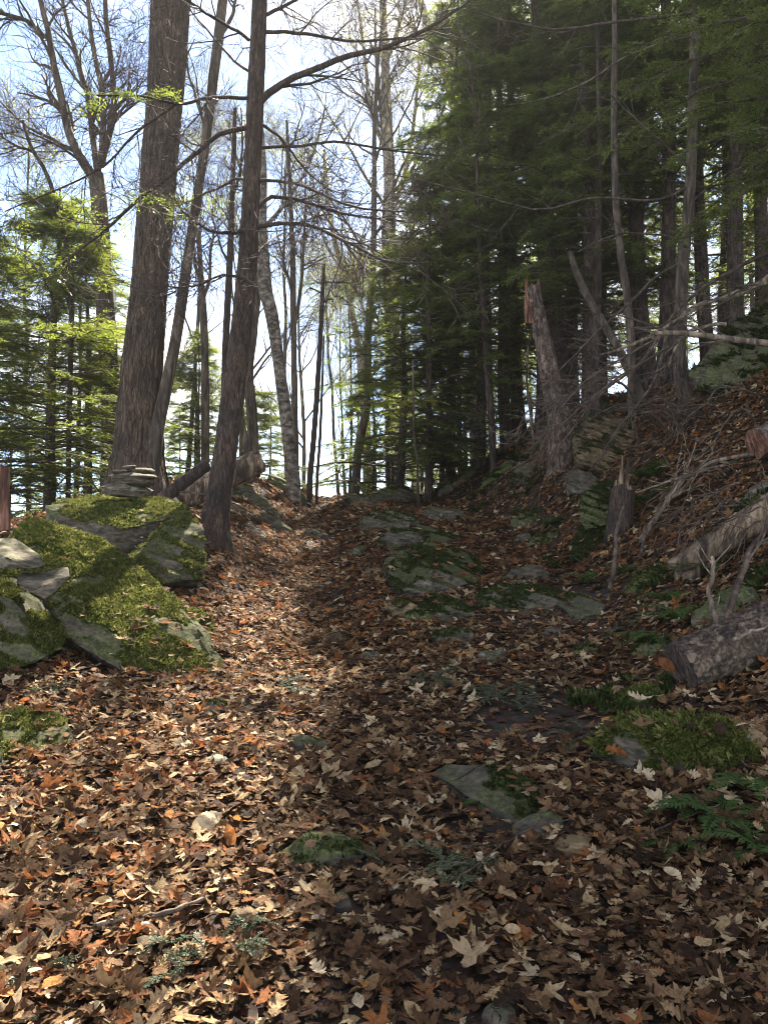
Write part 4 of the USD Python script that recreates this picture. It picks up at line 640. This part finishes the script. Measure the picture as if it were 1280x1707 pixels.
# ------------------------------------------------------------------ bare trees behind
BK = {}
for kname, a in dict(broad=dict(seed=21, Ht=19, r=.20, first=.32, spread=1.0), narrow=dict(seed=22, Ht=17, r=.13, first=.38, spread=.8), slim=dict(seed=23, Ht=13, r=.075, first=.3, spread=.7)).items():
    c = stage.CreateClassPrim(f'/World/bare_tree_kind_{kname}'); tv, lm, cr, lf = bare_tree(**a)
    obj('trunk', tv, 'bark_maple', c, 50); obj('limbs', lm, 'bark_maple', c, 60); obj('crown', cr, 'twig_brown', c, kind='stuff'); obj('young_leaves', lf, 'leaf_spring', c, kind='stuff'); BK[kname] = c.GetPath()
for i, (kname, px, d, s) in enumerate([('slim', 35, 26, 1.2), ('narrow', 215, 30, 1.05), ('slim', 300, 26, 1.1), ('narrow', 405, 32, 1), ('slim', 465, 29, 1.1), ('narrow', 505, 40, 1), ('slim', 560, 33, 1), ('slim', 575, 38, 1.1), ('narrow', 600, 52, 1.1),
                                         ('narrow', 150, 44, 1.1), ('slim', 600, 40, 1.2), ('broad', 700, 50, 1.2), ('slim', 585, 30, .8), ('narrow', 330, 52, 1.1), ('broad', 655, 27, .95), ('narrow', 590, 24.5, 1.0)]):
    copy_of(BK[kname], 'bare_tree', {'slim': 'slim leafless tree in the open woods beyond the crest', 'narrow': 'tall narrow tree with few young leaves beyond the crest', 'broad': 'broad-crowned nearly leafless tree beyond the crest'}[kname], 'tree', at_depth(px, d), rng.uniform(0, 360), s, kname + ' trees beyond the crest', rng.uniform(-4, 4, 2))

# ------------------------------------------------------------------ logs, stumps, dead wood
def log(name, label, a, b, wa, wb, m, seed, sides=24, rings=60, amp=.006, end='wood_cut', cat='log', mid=None, furrow=(9, 1.2), jag=0.0):
    """A log between two points (px, py, d), with cut ends of bare wood."""
    A, B = P(*a), P(*b); pts = [A, (A + B) / 2 if mid is None else P(*mid), B]; ra, rb = PW(wa, a[2]) / 2, PW(wb, b[2]) / 2
    t = thing(name, label, cat); v, f = trunk(np.array(pts), [ra, (ra + rb) / 2, rb], sides, rings, amp, furrow, 0, seed)
    if jag:
        rg = np.random.default_rng(seed); ax = nrm(A - B); v[:sides] += ax * rg.uniform(0, jag, (sides, 1)); v[-sides:] -= ax * rg.uniform(0, jag, (sides, 1))
    obj('bark_body', (v, f), m, t, 50)
    for q in (0, rings - 1):
        r0 = v[q * sides:(q + 1) * sides]; c = r0.mean(0); ax = nrm(pts[-1] - pts[0]) * (1 if q else -1); V = np.concatenate([[c + ax * .002], c + (r0 - c) * .5 + ax * .004, c + (r0 - c) * .985 + ax * .001]); k = np.arange(sides); k2 = (k + 1) % sides
        F = np.concatenate([np.stack([0 * k, 1 + k, 1 + k2], -1), np.stack([1 + k, 1 + sides + k, 1 + sides + k2], -1), np.stack([1 + k, 1 + sides + k2, 1 + k2], -1)])
        obj('log_end', (V, F), end, t)
    return t
log('cut_pole', 'thin sawn pole propped up to the right behind the flat boulder', (270, 832, 11.0), (345, 775, 11.3), 20, 19, 'bark_dark', 1, end='wood_weathered')
lg = log('thick_log', 'thick weathered log with a torn end lying behind the dark trunk', (302, 832, 12.0), (428, 770, 12.6), 42, 37, 'wood_rotten', 2, 28, 70, .012, 'wood_torn', jag=.06)
for i in range(6):
    rng = np.random.default_rng(90 + i); a = P(416 + i * 3, 768 + i * 5, 12.5); b = P(428 + rng.uniform(0, 8), 756 + i * 7, 12.62); obj('splinter', trunk(np.array([a, (a + b) / 2, b]), [.03, .022, .004], 6, 8), 'wood_torn', lg)
log('thick_log', 'short dark log end tucked under the torn log', (292, 836, 11.9), (330, 812, 12.2), 22, 24, 'bark_dark', 3)
log('big_log', 'thick rough-barked log lying on the right bank', (1134, 1116, 4.66), (1335, 1030, 4.8), 82, 92, 'bark_scaly', 4, 110, 170, .014, 'bark_dark', furrow=(26, 9))
log('broken_log', 'broken pale-ended log sloping up under dead twigs', (1133, 945, G(1132, 972)[1] - .12), (1290, 846, G(1290, 890)[1] - .2), 34, 48, 'wood_rotten', 5, 26, 70, .014, 'wood_rotten', jag=.09, furrow=(10, .6))
log('broken_log', 'shorter dark broken log beneath the pale-ended log', (1150, 962, G(1150, 975)[1] - .05), (1215, 915, G(1150, 975)[1] + .25), 22, 28, 'wood_rotten', 6, 18, 40, .008, 'wood_rotten', jag=.04)
log('cut_log', 'pinkish sawn log end poking in at the right edge', (1260, 738, 8.9), (1335, 708, 9.1), 50, 52, 'bark_snag', 7, 28, 40, .003, 'wood_torn')
log('old_post', 'reddish rotten post cut off by the left edge', (4, 880, 7.6), (4, 782, 7.6), 24, 20, 'wood_torn', 8, 16, 40, .010, 'wood_rotten', 'post', jag=.05)
st = thing('stump', 'dark splintered stump beside the layered mossy rock', 'stump')
SD = G(1032, 892)[1]; c0 = P(1032, 900, SD); c0[2] = hz(c0[0], c0[1]) - .1; top = P(1036, 815, SD)
v, f = trunk(np.array([c0, (c0 + top) / 2, top]), [PW(40, SD) / 2, PW(36, SD) / 2, PW(32, SD) / 2], 26, 50, .022, (12, .7), .2, 9); rng = np.random.default_rng(9); v[-26:, 2] += rng.uniform(-.08, .06, 26); obj('stump_body', (v, f), 'bark_dark', st, 50)
for px, tp, w in ((1036, 760, 8), (1046, 762, 5), (1026, 800, 9), (1050, 810, 8)):
    a, b = P(px - 3, 850, SD - .05), P(px + 1, tp, SD - .05); obj('splinter', trunk(np.array([a, (a + b) / 2, b]), [PW(w, SD) * .6, PW(w, SD) * .5, .008], 7, 24, .006, (20, 2)), 'wood_rotten', st)

def near(px, py, f=.97):
    return (px, py, G(px, py)[1] * f)
def dead_branch(name, label, pts, w0, w1, m, seed, spec=(), twig='twig_brown', cat='branch', sides=8, group=None, n=22):
    q = np.array([P(*p) for p in pts]); path, r = resample(q, n, np.linspace(PW(w0, pts[0][2]) / 2, PW(w1, pts[-1][2]) / 2, len(q))); rng = np.random.default_rng(seed); path[1:] += np.cumsum(rng.normal(0, .004, (n - 1, 3)), 0)
    t = thing(name, label, cat, group); obj('limb', tubes(path[None], r[None], sides), m, t, 60)
    if spec: obj('twigs', bare_crown(rng, path[None], r[None], spec), twig, t, kind='stuff')
    return t
FS = [(6, .2, 1, .5, .28, 6, .10, .0, 3), (3, .2, 1, .55, .14, 4, .15, 0, 3)]
FT = [(8, .2, 1, .5, .55, 7, .10, .0, 4), (4, .15, 1, .55, .3, 5, .14, 0, 3), (2, .2, 1, .6, .15, 4, .2, 0, 3)]
dead_branch('fallen_limb', 'pale barkless limb jutting left across the right slope', [(1320, 578, 9.2), (1250, 569, 9.3), (1180, 561, 9.4), (1130, 556, 9.5), (1084, 556, 9.6)], 13, 8, 'wood_weathered', 1, FT[:1], 'twig_brown')
for i, (pts, w0, w1, l) in enumerate([
    ([(1300, 445, 11), (1230, 490, 11), (1170, 505, 11), (1110, 545, 11), (1050, 575, 11), (1000, 590, 11)], 9, 5, 'long dead limb sweeping from the right edge down to the snag'),
    ([(1300, 412, 11.4), (1220, 450, 11.4), (1160, 490, 11.4), (1120, 530, 11.4), (1105, 560, 11.4)], 8, 4, 'upper dead limb arching from the right edge'),
    ([(1310, 462, 10.7), (1250, 480, 10.7), (1200, 500, 10.7), (1140, 530, 10.7), (1105, 552, 10.7)], 7, 4, 'dead limb running just under the long sweeping limb'),
    ([(1130, 440, 12), (1090, 465, 12), (1050, 505, 12), (1010, 540, 12), (960, 590, 12), (900, 650, 12)], 5, 2.5, 'thin dead limb crossing the two slender trunks'),
    ([(1130, 570, 9.8), (1080, 600, 9.8), (1020, 640, 9.8), (960, 690, 9.8), (925, 725, 9.8)], 5, 2, 'lower dead limb fanning down to the lichen rocks'),
    ([(1100, 555, 10.2), (1060, 610, 10.1), (1000, 660, 10), (950, 720, 9.9), (915, 770, 9.8)], 5, 2, 'bent dead limb in the middle of the brush fan'),
    ([(1110, 560, 10.4), (1085, 640, 10.2), (1040, 700, 10), (1000, 760, 9.8)], 5, 2, 'steep dead limb on the right side of the brush fan'),
    ([(1210, 540, 10), (1170, 545, 10), (1140, 555, 10), (1120, 590, 10), (1112, 610, 10)], 6, 4, 'crooked forked limb hanging below the barkless limb'),
    ([(1100, 560, 10.8), (1030, 600, 10.8), (980, 630, 10.8), (930, 690, 10.8), (900, 760, 10.8)], 4, 2, 'faint dead limb at the back of the brush fan')]):
    dead_branch('dead_limb', l, pts, w0, w1, 'wood_weathered' if i in (0, 2, 7) else 'twig_brown', 50 + i, FT, 'twig_brown', group='dead limbs of the brush fan')
dead_branch('grey_branch', 'lichen-grey branch propped from the bank up to the cut log', [near(1068, 902), near(1090, 870, .95), near(1120, 825, .93), near(1150, 790, .92), near(1190, 770, .92), near(1255, 757, .95)], 11, 6, 'wood_weathered', 60, FT[:2], 'wood_weathered')
dead_branch('grey_branch', 'thin pale branch pointing left above the stump ferns', [near(1210, 775, .9), near(1140, 795, .9), near(1080, 815, .9), near(1042, 830, .93)], 5, 3, 'wood_weathered', 61, FT[1:2], 'wood_weathered')
dead_branch('grey_branch', 'short forked stick standing under the grey branch', [near(1062, 932), (1072, 900, G(1062, 932)[1]), (1074, 878, G(1062, 932)[1] + .1)], 7, 5, 'twig_brown', 62)
dead_branch('rotten_stick', 'dark rotten stick standing in front of the stump', [near(1016, 985, .99), (1022, 935, G(1016, 985)[1]), (1024, 890, G(1016, 985)[1] + .1), (1034, 850, G(1016, 985)[1] + .15)], 9, 5, 'twig_dark', 63)
dead_branch('crooked_branch', 'crooked pale stick rising behind the big log', [(1196, 1040, 5.0), (1186, 990, 5.1), (1190, 960, 5.15), (1186, 935, 5.2)], 9, 6, 'wood_weathered', 64, FT[1:2], 'wood_weathered')
dead_branch('crooked_branch', 'brown forked branch leaning over the big log', [(1212, 1040, 5.0), (1228, 990, 5.1), (1248, 945, 5.2), (1275, 895, 5.3), (1310, 850, 5.4)], 13, 8, 'twig_brown', 65, FT, 'twig_brown')
dead_branch('crooked_branch', 'thin pale twig lying across the big log', [(1222, 1066, 4.44), (1255, 1048, 4.46), (1300, 1026, 4.48)], 6, 4, 'wood_weathered', 66)
rng = np.random.default_rng(8)
for i in range(15):
    x, y = rng.uniform(930, 1270), rng.uniform(640, 740); d = 8.6 + (760 - y) / 130 * 2.6; g = G(x, y + 20); d = min(g[1], 12.5)
    L = rng.uniform(60, 150) * rng.choice([-1, 1], p=[.7, .3]); pts = [(x, y + 10, d - .1), (x + L * .35, y + rng.uniform(-25, 5), d - .25), (x + L * .7, y + rng.uniform(-25, 35), d - .35), (x + L, y + rng.uniform(-10, 70), d - .45)]
    dead_branch('brush_branch', ('twiggy brown branch', 'finer bare branch')[i % 2] + ' in the tangled brush on the right bank', pts, 4.5, 1.8, 'twig_brown', 200 + i, FT if i % 2 else FS, 'twig_brown' if i % 3 else 'wood_weathered', group=('twiggy', 'finer')[i % 2] + ' branches of the brush on the right bank')
for i in range(8):
    x, y, d = rng.uniform(1190, 1300), rng.uniform(790, 870), rng.uniform(6.4, 7.0); L = rng.uniform(40, 110)
    dead_branch('brush_branch', 'fine reddish dead twig hanging over the broken log', [(x, y, d), (x - L * .4, y + rng.uniform(-15, 20), d - .1), (x - L, y + rng.uniform(10, 90), d - .2)], 3.5, 1.5, 'twig_brown', 240 + i, FS, 'twig_brown', group='dead twigs over the broken log')
# sticks on the trail floor
def stick(label, pxy, w0, w1, m='wood_weathered', lift=.02, seed=0, spec=()):
    pts = []
    for x, y in pxy:
        g = G(x, y); pts.append(g + [0, 0, lift + .01])
    q = np.array(pts); d = q[0, 1]; path, r = resample(q, 16, np.linspace(PW(w0, d) / 2, PW(w1, d) / 2, len(q))); rng = np.random.default_rng(seed); path[:, 2] = np.maximum(path[:, 2], H(path[:, 0], path[:, 1]) + lift); path += rng.normal(0, .003, path.shape)
    t = thing('stick', label, 'stick'); obj('limb', tubes(path[None], r[None], 7), m, t, 60)
    if spec: obj('twigs', bare_crown(rng, path[None], r[None], spec), m, t)
stick('grey stick with a bent end lying in the left foreground leaves', [(160, 1578), (200, 1562), (260, 1552), (300, 1540), (345, 1522)], 11, 7, lift=.035, seed=1)
stick('arching thin twig in front of the streaked rock', [(760, 1510), (800, 1475), (842, 1440), (880, 1420), (950, 1402)], 4, 2.5, 'twig_brown', .06, 2)
stick('thin twig crossing the hemlock sprig in the foreground', [(735, 1445), (790, 1441), (840, 1442)], 3, 2, 'twig_brown', .05, 3)
stick('straight thin twig below the long mossy boulder', [(395, 1165), (440, 1185), (500, 1218)], 4, 3, 'twig_brown', .03, 4)
stick('pale twig end on the leaves right of the long boulder', [(450, 1120), (470, 1140), (492, 1158)], 7, 4, 'wood_weathered', .03, 5)
stick('short dark twig beside the flat mossy slab', [(430, 1500), (460, 1490), (500, 1478)], 5, 3, 'twig_brown', .03, 6)
stick('curved wiry twig at the left border', [(72, 1510), (92, 1490), (130, 1476)], 3, 2, 'twig_brown', .05, 7)
stick('thin twig draped from the flat boulder past the dark trunk', [(300, 860), (360, 870), (420, 895)], 3, 2, 'twig_dark', .3, 8)
stick('small crooked root-like twig in the mid trail', [(655, 1100), (664, 1112), (662, 1130)], 5, 3, 'wood_weathered', .03, 9)
stick('fine twig by the green cushion rock', [(1130, 1300), (1180, 1280), (1250, 1255)], 3, 2, 'wood_weathered', .12, 10)
stick('long brown twig lying in the lower right leaves', [(1080, 1430), (1130, 1400), (1200, 1375)], 4, 2.5, 'twig_brown', .06, 11)

# ------------------------------------------------------------------ ferns and green sprigs
def fern_frond(rng, L, az, arch):
    n = 12; t = np.linspace(0, 1, n); h = np.array([math.cos(az), math.sin(az), 0]); p = h * (L * t * (.55 + .45 * t))[:, None]; p[:, 2] = L * arch * (t - .85 * t * t); s = nrm(np.cross(h, [0, 0, 1.0])); T = nrm(np.gradient(p, axis=0)); up = nrm(np.cross(s, T))
    m = 20; u = np.linspace(.12, .98, m); b = np.stack([np.interp(u, t, p[:, k]) for k in range(3)], 1); tt = np.stack([np.interp(u, t, T[:, k]) for k in range(3)], 1); uu = np.stack([np.interp(u, t, up[:, k]) for k in range(3)], 1); l = L * .26 * np.sin(np.pi * np.clip(u, .05, 1) ** .75) * .9 + .006
    ms = [tubes(p[None], np.linspace(.0022, .0008, n)[None], 3)]
    for sg in (-1, 1):
        d = nrm(sg * s + tt * .35 + rng.normal(0, .08, (m, 3)) - uu * .12); ms.append(blades(b, b + d * l[:, None], np.full(m, L * .024), uu)); pp = np.stack([b + d * (l * q)[:, None] for q in (.15, .4, .65, .95)], 1); ms.append(fronds(rng, pp, L * .03, L * .045, L * .011, 1.1))
    return join(*ms)
def fern(label, px, py, L, seed, nf=7, lift=.0, m='fern_green', spread=6.28, az0=0):
    g = G(px, py); rng = np.random.default_rng(seed); t = thing('fern', label, 'fern', None, g + [0, 0, lift])
    for i in range(nf): obj('frond', fern_frond(rng, L * rng.uniform(.75, 1.15), az0 + spread * (i + rng.uniform(-.3, .3)) / nf, rng.uniform(.6, 1.35)), m, t)
for i, (px, py, L, nf, l) in enumerate([(1200, 1385, .26, 8, 'spreading dark fern under the moss cushion rock'), (1250, 1330, .24, 7, 'fern at the right edge beneath the moss cushion rock'), (1150, 1370, .18, 6, 'small fern left of the spreading dark fern'), (1270, 1440, .22, 7, 'fern cut off by the right border in the lower corner'), (1120, 1430, .16, 6, 'low fern tuft among leaves right of the streaked rock'),
    (1090, 1085, .30, 8, 'dark fern on the mossy step below the bank'), (1130, 1040, .32, 8, 'fern growing left of the big log'), (1110, 1010, .28, 7, 'fern above the mossy step'), (1040, 960, .30, 6, 'pale upright fern at the foot of the stump'), (1062, 850, .45, 8, 'fern in the hollow right of the stump'), (1090, 800, .5, 8, 'fern under the brush above the stump'), (1130, 830, .4, 7, 'fern in shade behind the grey branch'),
    (870, 860, .35, 7, 'fern beside the small green stone'), (915, 880, .4, 7, 'fern right of the dark stone with white mark'), (860, 770, .5, 8, 'fern on the bank before the far rocks'), (905, 790, .45, 7, 'fern under the lichen-spotted rock'), (980, 975, .28, 6, 'small fern at the foot of the layered mossy rock'), (1180, 960, .3, 7, 'fern among sticks behind the big log'), (1250, 900, .35, 7, 'fern above the broken log'), (800, 1352, .09, 5, 'tiny leafy plant against the streaked rock'),
    (730, 1060, .14, 6, 'little fern at the green-rimmed trail stone'), (690, 1015, .18, 6, 'little fern on the mossy toe of rock'), (1060, 690, .5, 7, 'fern on the slope beneath the dead limbs'), (985, 760, .45, 7, 'fern at the brown overhang'), (1215, 640, .5, 7, 'fern below the huge shaded boulder'), (830, 800, .4, 7, 'fern at the turn of the right bank')]):
    fern(l, px, py, L, 300 + i, nf, .01)
def sprig(label, px, py, L, seed, n=7, m='needles_blue'):
    """Fallen hemlock twigs with flat needles."""
    g = G(px, py); rng = np.random.default_rng(seed); t = thing('hemlock_sprig', label, 'twig', None, g + [0, 0, .03]); B = []
    a0 = rng.uniform(0, 6.28)
    for i in range(n):
        a = a0 + rng.uniform(-1.2, 1.2) + (math.pi if i % 3 == 0 else 0); s = np.linspace(0, 1, 6)[:, None]; o = np.array([rng.normal(0, L * .35), rng.normal(0, L * .25), 0]); p = o + s * L * .6 * np.array([math.cos(a), math.sin(a), 0]); q = H(p[:, 0] + g[0], p[:, 1] + g[1]) - g[2]; p[:, 2] = q + rng.uniform(.0, .03) + .02 * np.sin(3 * s[:, 0]); B.append(p)
    B = np.array(B); R = np.full(B.shape[:2], .0016); S, SR = spawn(rng, B, R, 9, .1, .95, .8, L * .28, 5, .08, 0, .7, .4, flat=True); obj('twigs', join(tubes(B, R, 4), tubes(S, SR, 3)), 'twig_brown', t); obj('needles', join(fronds(rng, B, .007, .017, .0022, 1.1), fronds(rng, S, .007, .015, .0022, 1.1)), m, t)
for i, (px, py, L, n, l) in enumerate([(705, 1462, .22, 7, 'blue-green hemlock sprig lying in the foreground leaves'), (765, 1470, .18, 6, 'smaller hemlock sprig touching the arching twig'), (735, 1150, .30, 7, 'faded hemlock sprig lying across the mid trail'), (800, 1172, .34, 8, 'green hemlock sprig on the mid trail'), (480, 1160, .30, 7, 'hemlock sprig on the leaves right of the long boulder'), (860, 1180, .22, 6, 'hemlock sprig at the right of the mid trail'),
    (370, 1600, .16, 5, 'thin green sprig below the grey stick'), (270, 1640, .14, 5, 'green sprig in the lower left leaves'), (30, 1660, .14, 5, 'green sprig in the bottom left corner'), (90, 1170, .16, 6, 'sunlit green sprig on the dark mossy rock'), (975, 1240, .18, 5, 'little sprig beside the moss cushion rock'), (1010, 1065, .25, 6, 'green sprig by the round mossy stone')]):
    sprig(l, px, py, L, 400 + i, n)

# ------------------------------------------------------------------ fallen leaves
KINDS = [('maple', k) for k in range(6)] + [('oak', k) for k in range(6)] + [('beech', k) for k in range(4)] + [('fragment', k) for k in range(6)]
LOOK = {'leaf_tan': 'tan', 'leaf_brown': 'dark brown', 'leaf_rust': 'rust-orange', 'leaf_pale': 'pale buff'}
SHAPES = [leaf_shape(k, 500 + 7 * s + len(k)) for k, s in KINDS]
TONES = ['leaf_tan', 'leaf_tan', 'leaf_brown', 'leaf_brown', 'leaf_rust', 'leaf_pale']
PROTO = [(SHAPES[i], tone, KINDS[i][0]) for i in range(len(SHAPES)) for tone in ('leaf_tan', 'leaf_brown', 'leaf_rust', 'leaf_pale')]
rng = np.random.default_rng(2024)
def scatter(y0, y1, dens, xl, xr):
    n = int((y1 - y0) * (xr - xl) * dens); x, y = rng.uniform(xl, xr, n), rng.uniform(y0, y1, n); half = .52 * y + .5; k = np.abs(x) < half
    return x[k], y[k]
xs, ys, ss = [], [], []
for y0, y1, dens, s0, s1 in ((1.5, 4.2, 3000, .024, .078), (4.2, 7.5, 1750, .028, .082), (7.5, 12, 800, .042, .10), (12, 18, 330, .06, .12), (18, 27, 110, .09, .16)):
    a, b = scatter(y0, y1, dens, -6.5, 8.5); xs.append(a); ys.append(b); ss.append(rng.uniform(s0, s1, len(a)) * rng.choice([.7, 1, 1.0, 1.25], len(a)))
x, y, s = map(np.concatenate, (xs, ys, ss)); n = len(x)
patch = noise2(x, y, .9, 31); bare = np.maximum.reduce([np.exp(-(((x - a) / wx) ** 2 + ((y - b) / wy) ** 2)) for (a, b), wx, wy in ((G(900, 1030)[:2], .7, 1.0), (G(880, 1190)[:2], .45, .5), (G(960, 990)[:2], .5, 1.2), (G(840, 1385)[:2], .3, .22), (G(560, 1000)[:2], .25, .8))]); keep = rng.random(n) < np.clip(.86 + 1.4 * patch - .62 * bare, .15, 1); x, y, s, patch = x[keep], y[keep], s[keep], patch[keep]; n = len(x)
RC = .035; rx, ry = np.arange(-6.5, 8.5, RC), np.arange(1.4, 27, RC); RT = np.full((len(ry), len(rx)), -99.0); RB = np.full((len(ry), len(rx)), 99.0)
for v, f in ROCKS:
    i, j = ((v[:, 1] - 1.4) / RC).astype(int), ((v[:, 0] + 6.5) / RC).astype(int); ok = (i > 0) & (i < len(ry)) & (j > 0) & (j < len(rx)); np.maximum.at(RT, (i[ok], j[ok]), v[ok, 2]); np.minimum.at(RB, (i[ok], j[ok]), v[ok, 2])
from scipy.ndimage import maximum_filter
RT = maximum_filter(RT, 3); top = RT[((y - 1.4) / RC).astype(int).clip(0, len(ry) - 1), ((x + 6.5) / RC).astype(int).clip(0, len(rx) - 1)]
over = top - H(x, y); hang = RB[((y - 1.4) / RC).astype(int).clip(0, len(ry) - 1), ((x + 6.5) / RC).astype(int).clip(0, len(rx) - 1)] - H(x, y) > .08; over = np.where(hang & (RB.max() > 0), 0, over); keep = (over < .035) | ((over < .6) & (rng.random(n) < np.where(over > .3, .012, .07))); x, y, s, patch, top, over = (q[keep] for q in (x, y, s, patch, top, over)); n = len(x)
gn = ground_normal(x, y); layer = rng.random(n) ** 1.5; z = H(x, y) + .004 + .05 * layer * np.clip(1 + 2 * patch, .4, 1.6)
nn = nrm(gn + rng.normal(0, .11 + .27 * layer[:, None] ** 2, (n, 3))); Q = quat_from(nn, rng.uniform(0, 6.283, n))
left = sm(.2, -1.2, x) ; tw = np.stack([.36 + 0 * x, .54 - .10 * left, .06 + .17 * left * sm(14, 3, y) + .20 * sm(4.5, 8, y), .045 + .04 * left - .03 * sm(5, 9, y)], 1) * (1 + .0 * x[:, None]); tw[:, 1] += .25 * (layer < .25); tw /= tw.sum(1, keepdims=True)
tone = (rng.random(n)[:, None] > np.cumsum(tw, 1)).sum(1).clip(0, 3); shp = np.where(rng.random(n) < .22, rng.integers(16, 22, n), rng.integers(0, 16, n)); idx = shp * 4 + tone
z = np.where(over > .035, np.maximum(z, top + .008), z); pos = np.column_stack([x, y, z])
# the 300 leaves that show largest are things of their own: near, on top and inside the frame
dep = (pos - EYE) @ np.array([0, math.cos(PITCH), math.sin(PITCH)]); vy = ((pos - EYE) @ np.array([0, -math.sin(PITCH), math.cos(PITCH)])) / dep; ux = pos[:, 0] / dep
inside = (np.abs(ux) < .44) & (vy > -.59); rank = s / dep * (.35 + layer) * inside; big = np.zeros(n, bool); big[np.argsort(-rank)[:292]] = True
LP = UsdGeom.Xform.Define(stage, '/World/Looks')
kinds_made = {}
def leaf_class(i):
    if i not in kinds_made:
        c = stage.CreateClassPrim(f'/World/leaf_kind_{i:03d}'); usdkit.mesh(stage, f'{c.GetPath()}/blade', PROTO[i][0], M[PROTO[i][1]], True); kinds_made[i] = c.GetPath()
    return kinds_made[i]
def place_leaf(i, p, q, size, label=None, group=None):
    t = UsdGeom.Xform.Define(stage, numbered('/World', 'fallen_leaf')); t.AddTranslateOp().Set(Gf.Vec3d(*map(float, p))); t.AddOrientOp().Set(Gf.Quatf(*map(float, q))); t.AddScaleOp().Set(Gf.Vec3f(float(size)))
    pr = t.GetPrim(); pr.GetReferences().AddInternalReference(leaf_class(i)); pr.SetInstanceable(True)
    k, c = PROTO[i][2], LOOK[PROTO[i][1]]; tag(pr, label or f'fallen {c} {k} leaf lying loose on the foreground litter', 'leaf', group or f'fallen {c} {k} leaves in the foreground')
for j in np.nonzero(big)[0]: place_leaf(int(idx[j]), pos[j], Q[j], s[j])
for px, py, sz, kind, seed_i, tn, up, az, l in ((345, 1405, .125, 'beech', 0, 3, (.2, -.75, .7), 2.2, 'big curled pale leaf standing up in the left foreground'), (384, 1425, .085, 'beech', 1, 2, (-.2, -.9, .5), .3, 'orange upright leaf beside the big curled pale leaf'), (745, 1572, .095, 'maple', 0, 0, (0, -.25, 1), 0, 'flat tan maple leaf in the centre of the near foreground'), (1112, 1160, .115, 'beech', 2, 2, (-.3, -.8, .5), .5, 'large curled russet leaf on the olive mossy rock'), (1070, 1222, .13, 'oak', 1, 3, (0, -.5, 1), 1.5, 'pale curled leaf on the moss cushion rock'),
    (785, 1640, .10, 'maple', 3, 3, (0, -.2, 1), 2.9, 'bleached pale maple leaf near the bottom edge'), (1265, 1265, .13, 'beech', 3, 3, (-.4, -.9, .4), .2, 'large pale leaf at the right edge by the moss cushion'), (1035, 1285, .13, 'oak', 2, 2, (0, -.6, .8), 1.2, 'rust curled leaf in front of the moss cushion rock')):
    i = next(k for k, (_, t_, kd) in enumerate(PROTO) if kd == kind and t_ == ['leaf_tan', 'leaf_brown', 'leaf_rust', 'leaf_pale'][tn]) + 4 * seed_i; g = G(px, py); 
    place_leaf(i, g + [0, 0, sz * .35 + (.12 if 'rock' in l and 'front' not in l else .03)], quat_from(np.array([up]), np.array([az]))[0], sz, l, 'single leaves that stand out')
m = ~big
pi = instancer('/World/leaf_litter', [(v, t_) for v, t_, _ in PROTO], pos[m], Q[m], np.column_stack([s[m], s[m], s[m] * np.where(layer[m] < .7, .6, .95)]), idx[m], label='thick carpet of fallen maple, oak and beech leaves over the trail', cat='leaf litter')

# ------------------------------------------------------------------ moss and small green growth on the right bank
rng = np.random.default_rng(99); n = 60000; y = rng.uniform(4.5, 20, n); x = lerp([0, 4, 9, 14, 18, 22, 30], [1.1, 1.15, 2.2, 2.25, 1.6, 1.1, 0.9], y) + rng.uniform(-.3, 2.6, n)
k = (noise2(x, y, 1.5, 61) + .6 * noise2(x, y, 5, 62) > .17) & (np.abs(x) < .5 * y); x, y = x[k], y[k]; n = len(x)
instancer('/World/ground_moss', [(t, 'moss_dark') for t in TUFTS], np.column_stack([x, y, H(x, y) + .03]), quat_from(nrm(ground_normal(x, y) + rng.normal(0, .3, (n, 3))), rng.uniform(0, 6.283, n)), rng.uniform(.02, .05, n), rng.integers(0, 3, n), label='patches of dark green moss over the right bank', cat='moss')

# ------------------------------------------------------------------ the faint haze of the backlit spring air
usdkit.material(stage, '/World/Looks/haze_air', {'v': ('principled_volume', {'color': (.97, .97, .95), 'density': 0.0002, 'anisotropy': .5})}, [], volume='v.volume')
tag(usdkit.mesh(stage, '/World/haze', trimesh.creation.box(bounds=[(-246, -66, GZ.min() - 1), (247, 328, max(GZ.max(), 38) + 4)]), UsdShade.Material.Get(stage, '/World/Looks/haze_air')).GetPrim(), 'faint bright haze in the air between the trees', 'haze', kind='stuff')
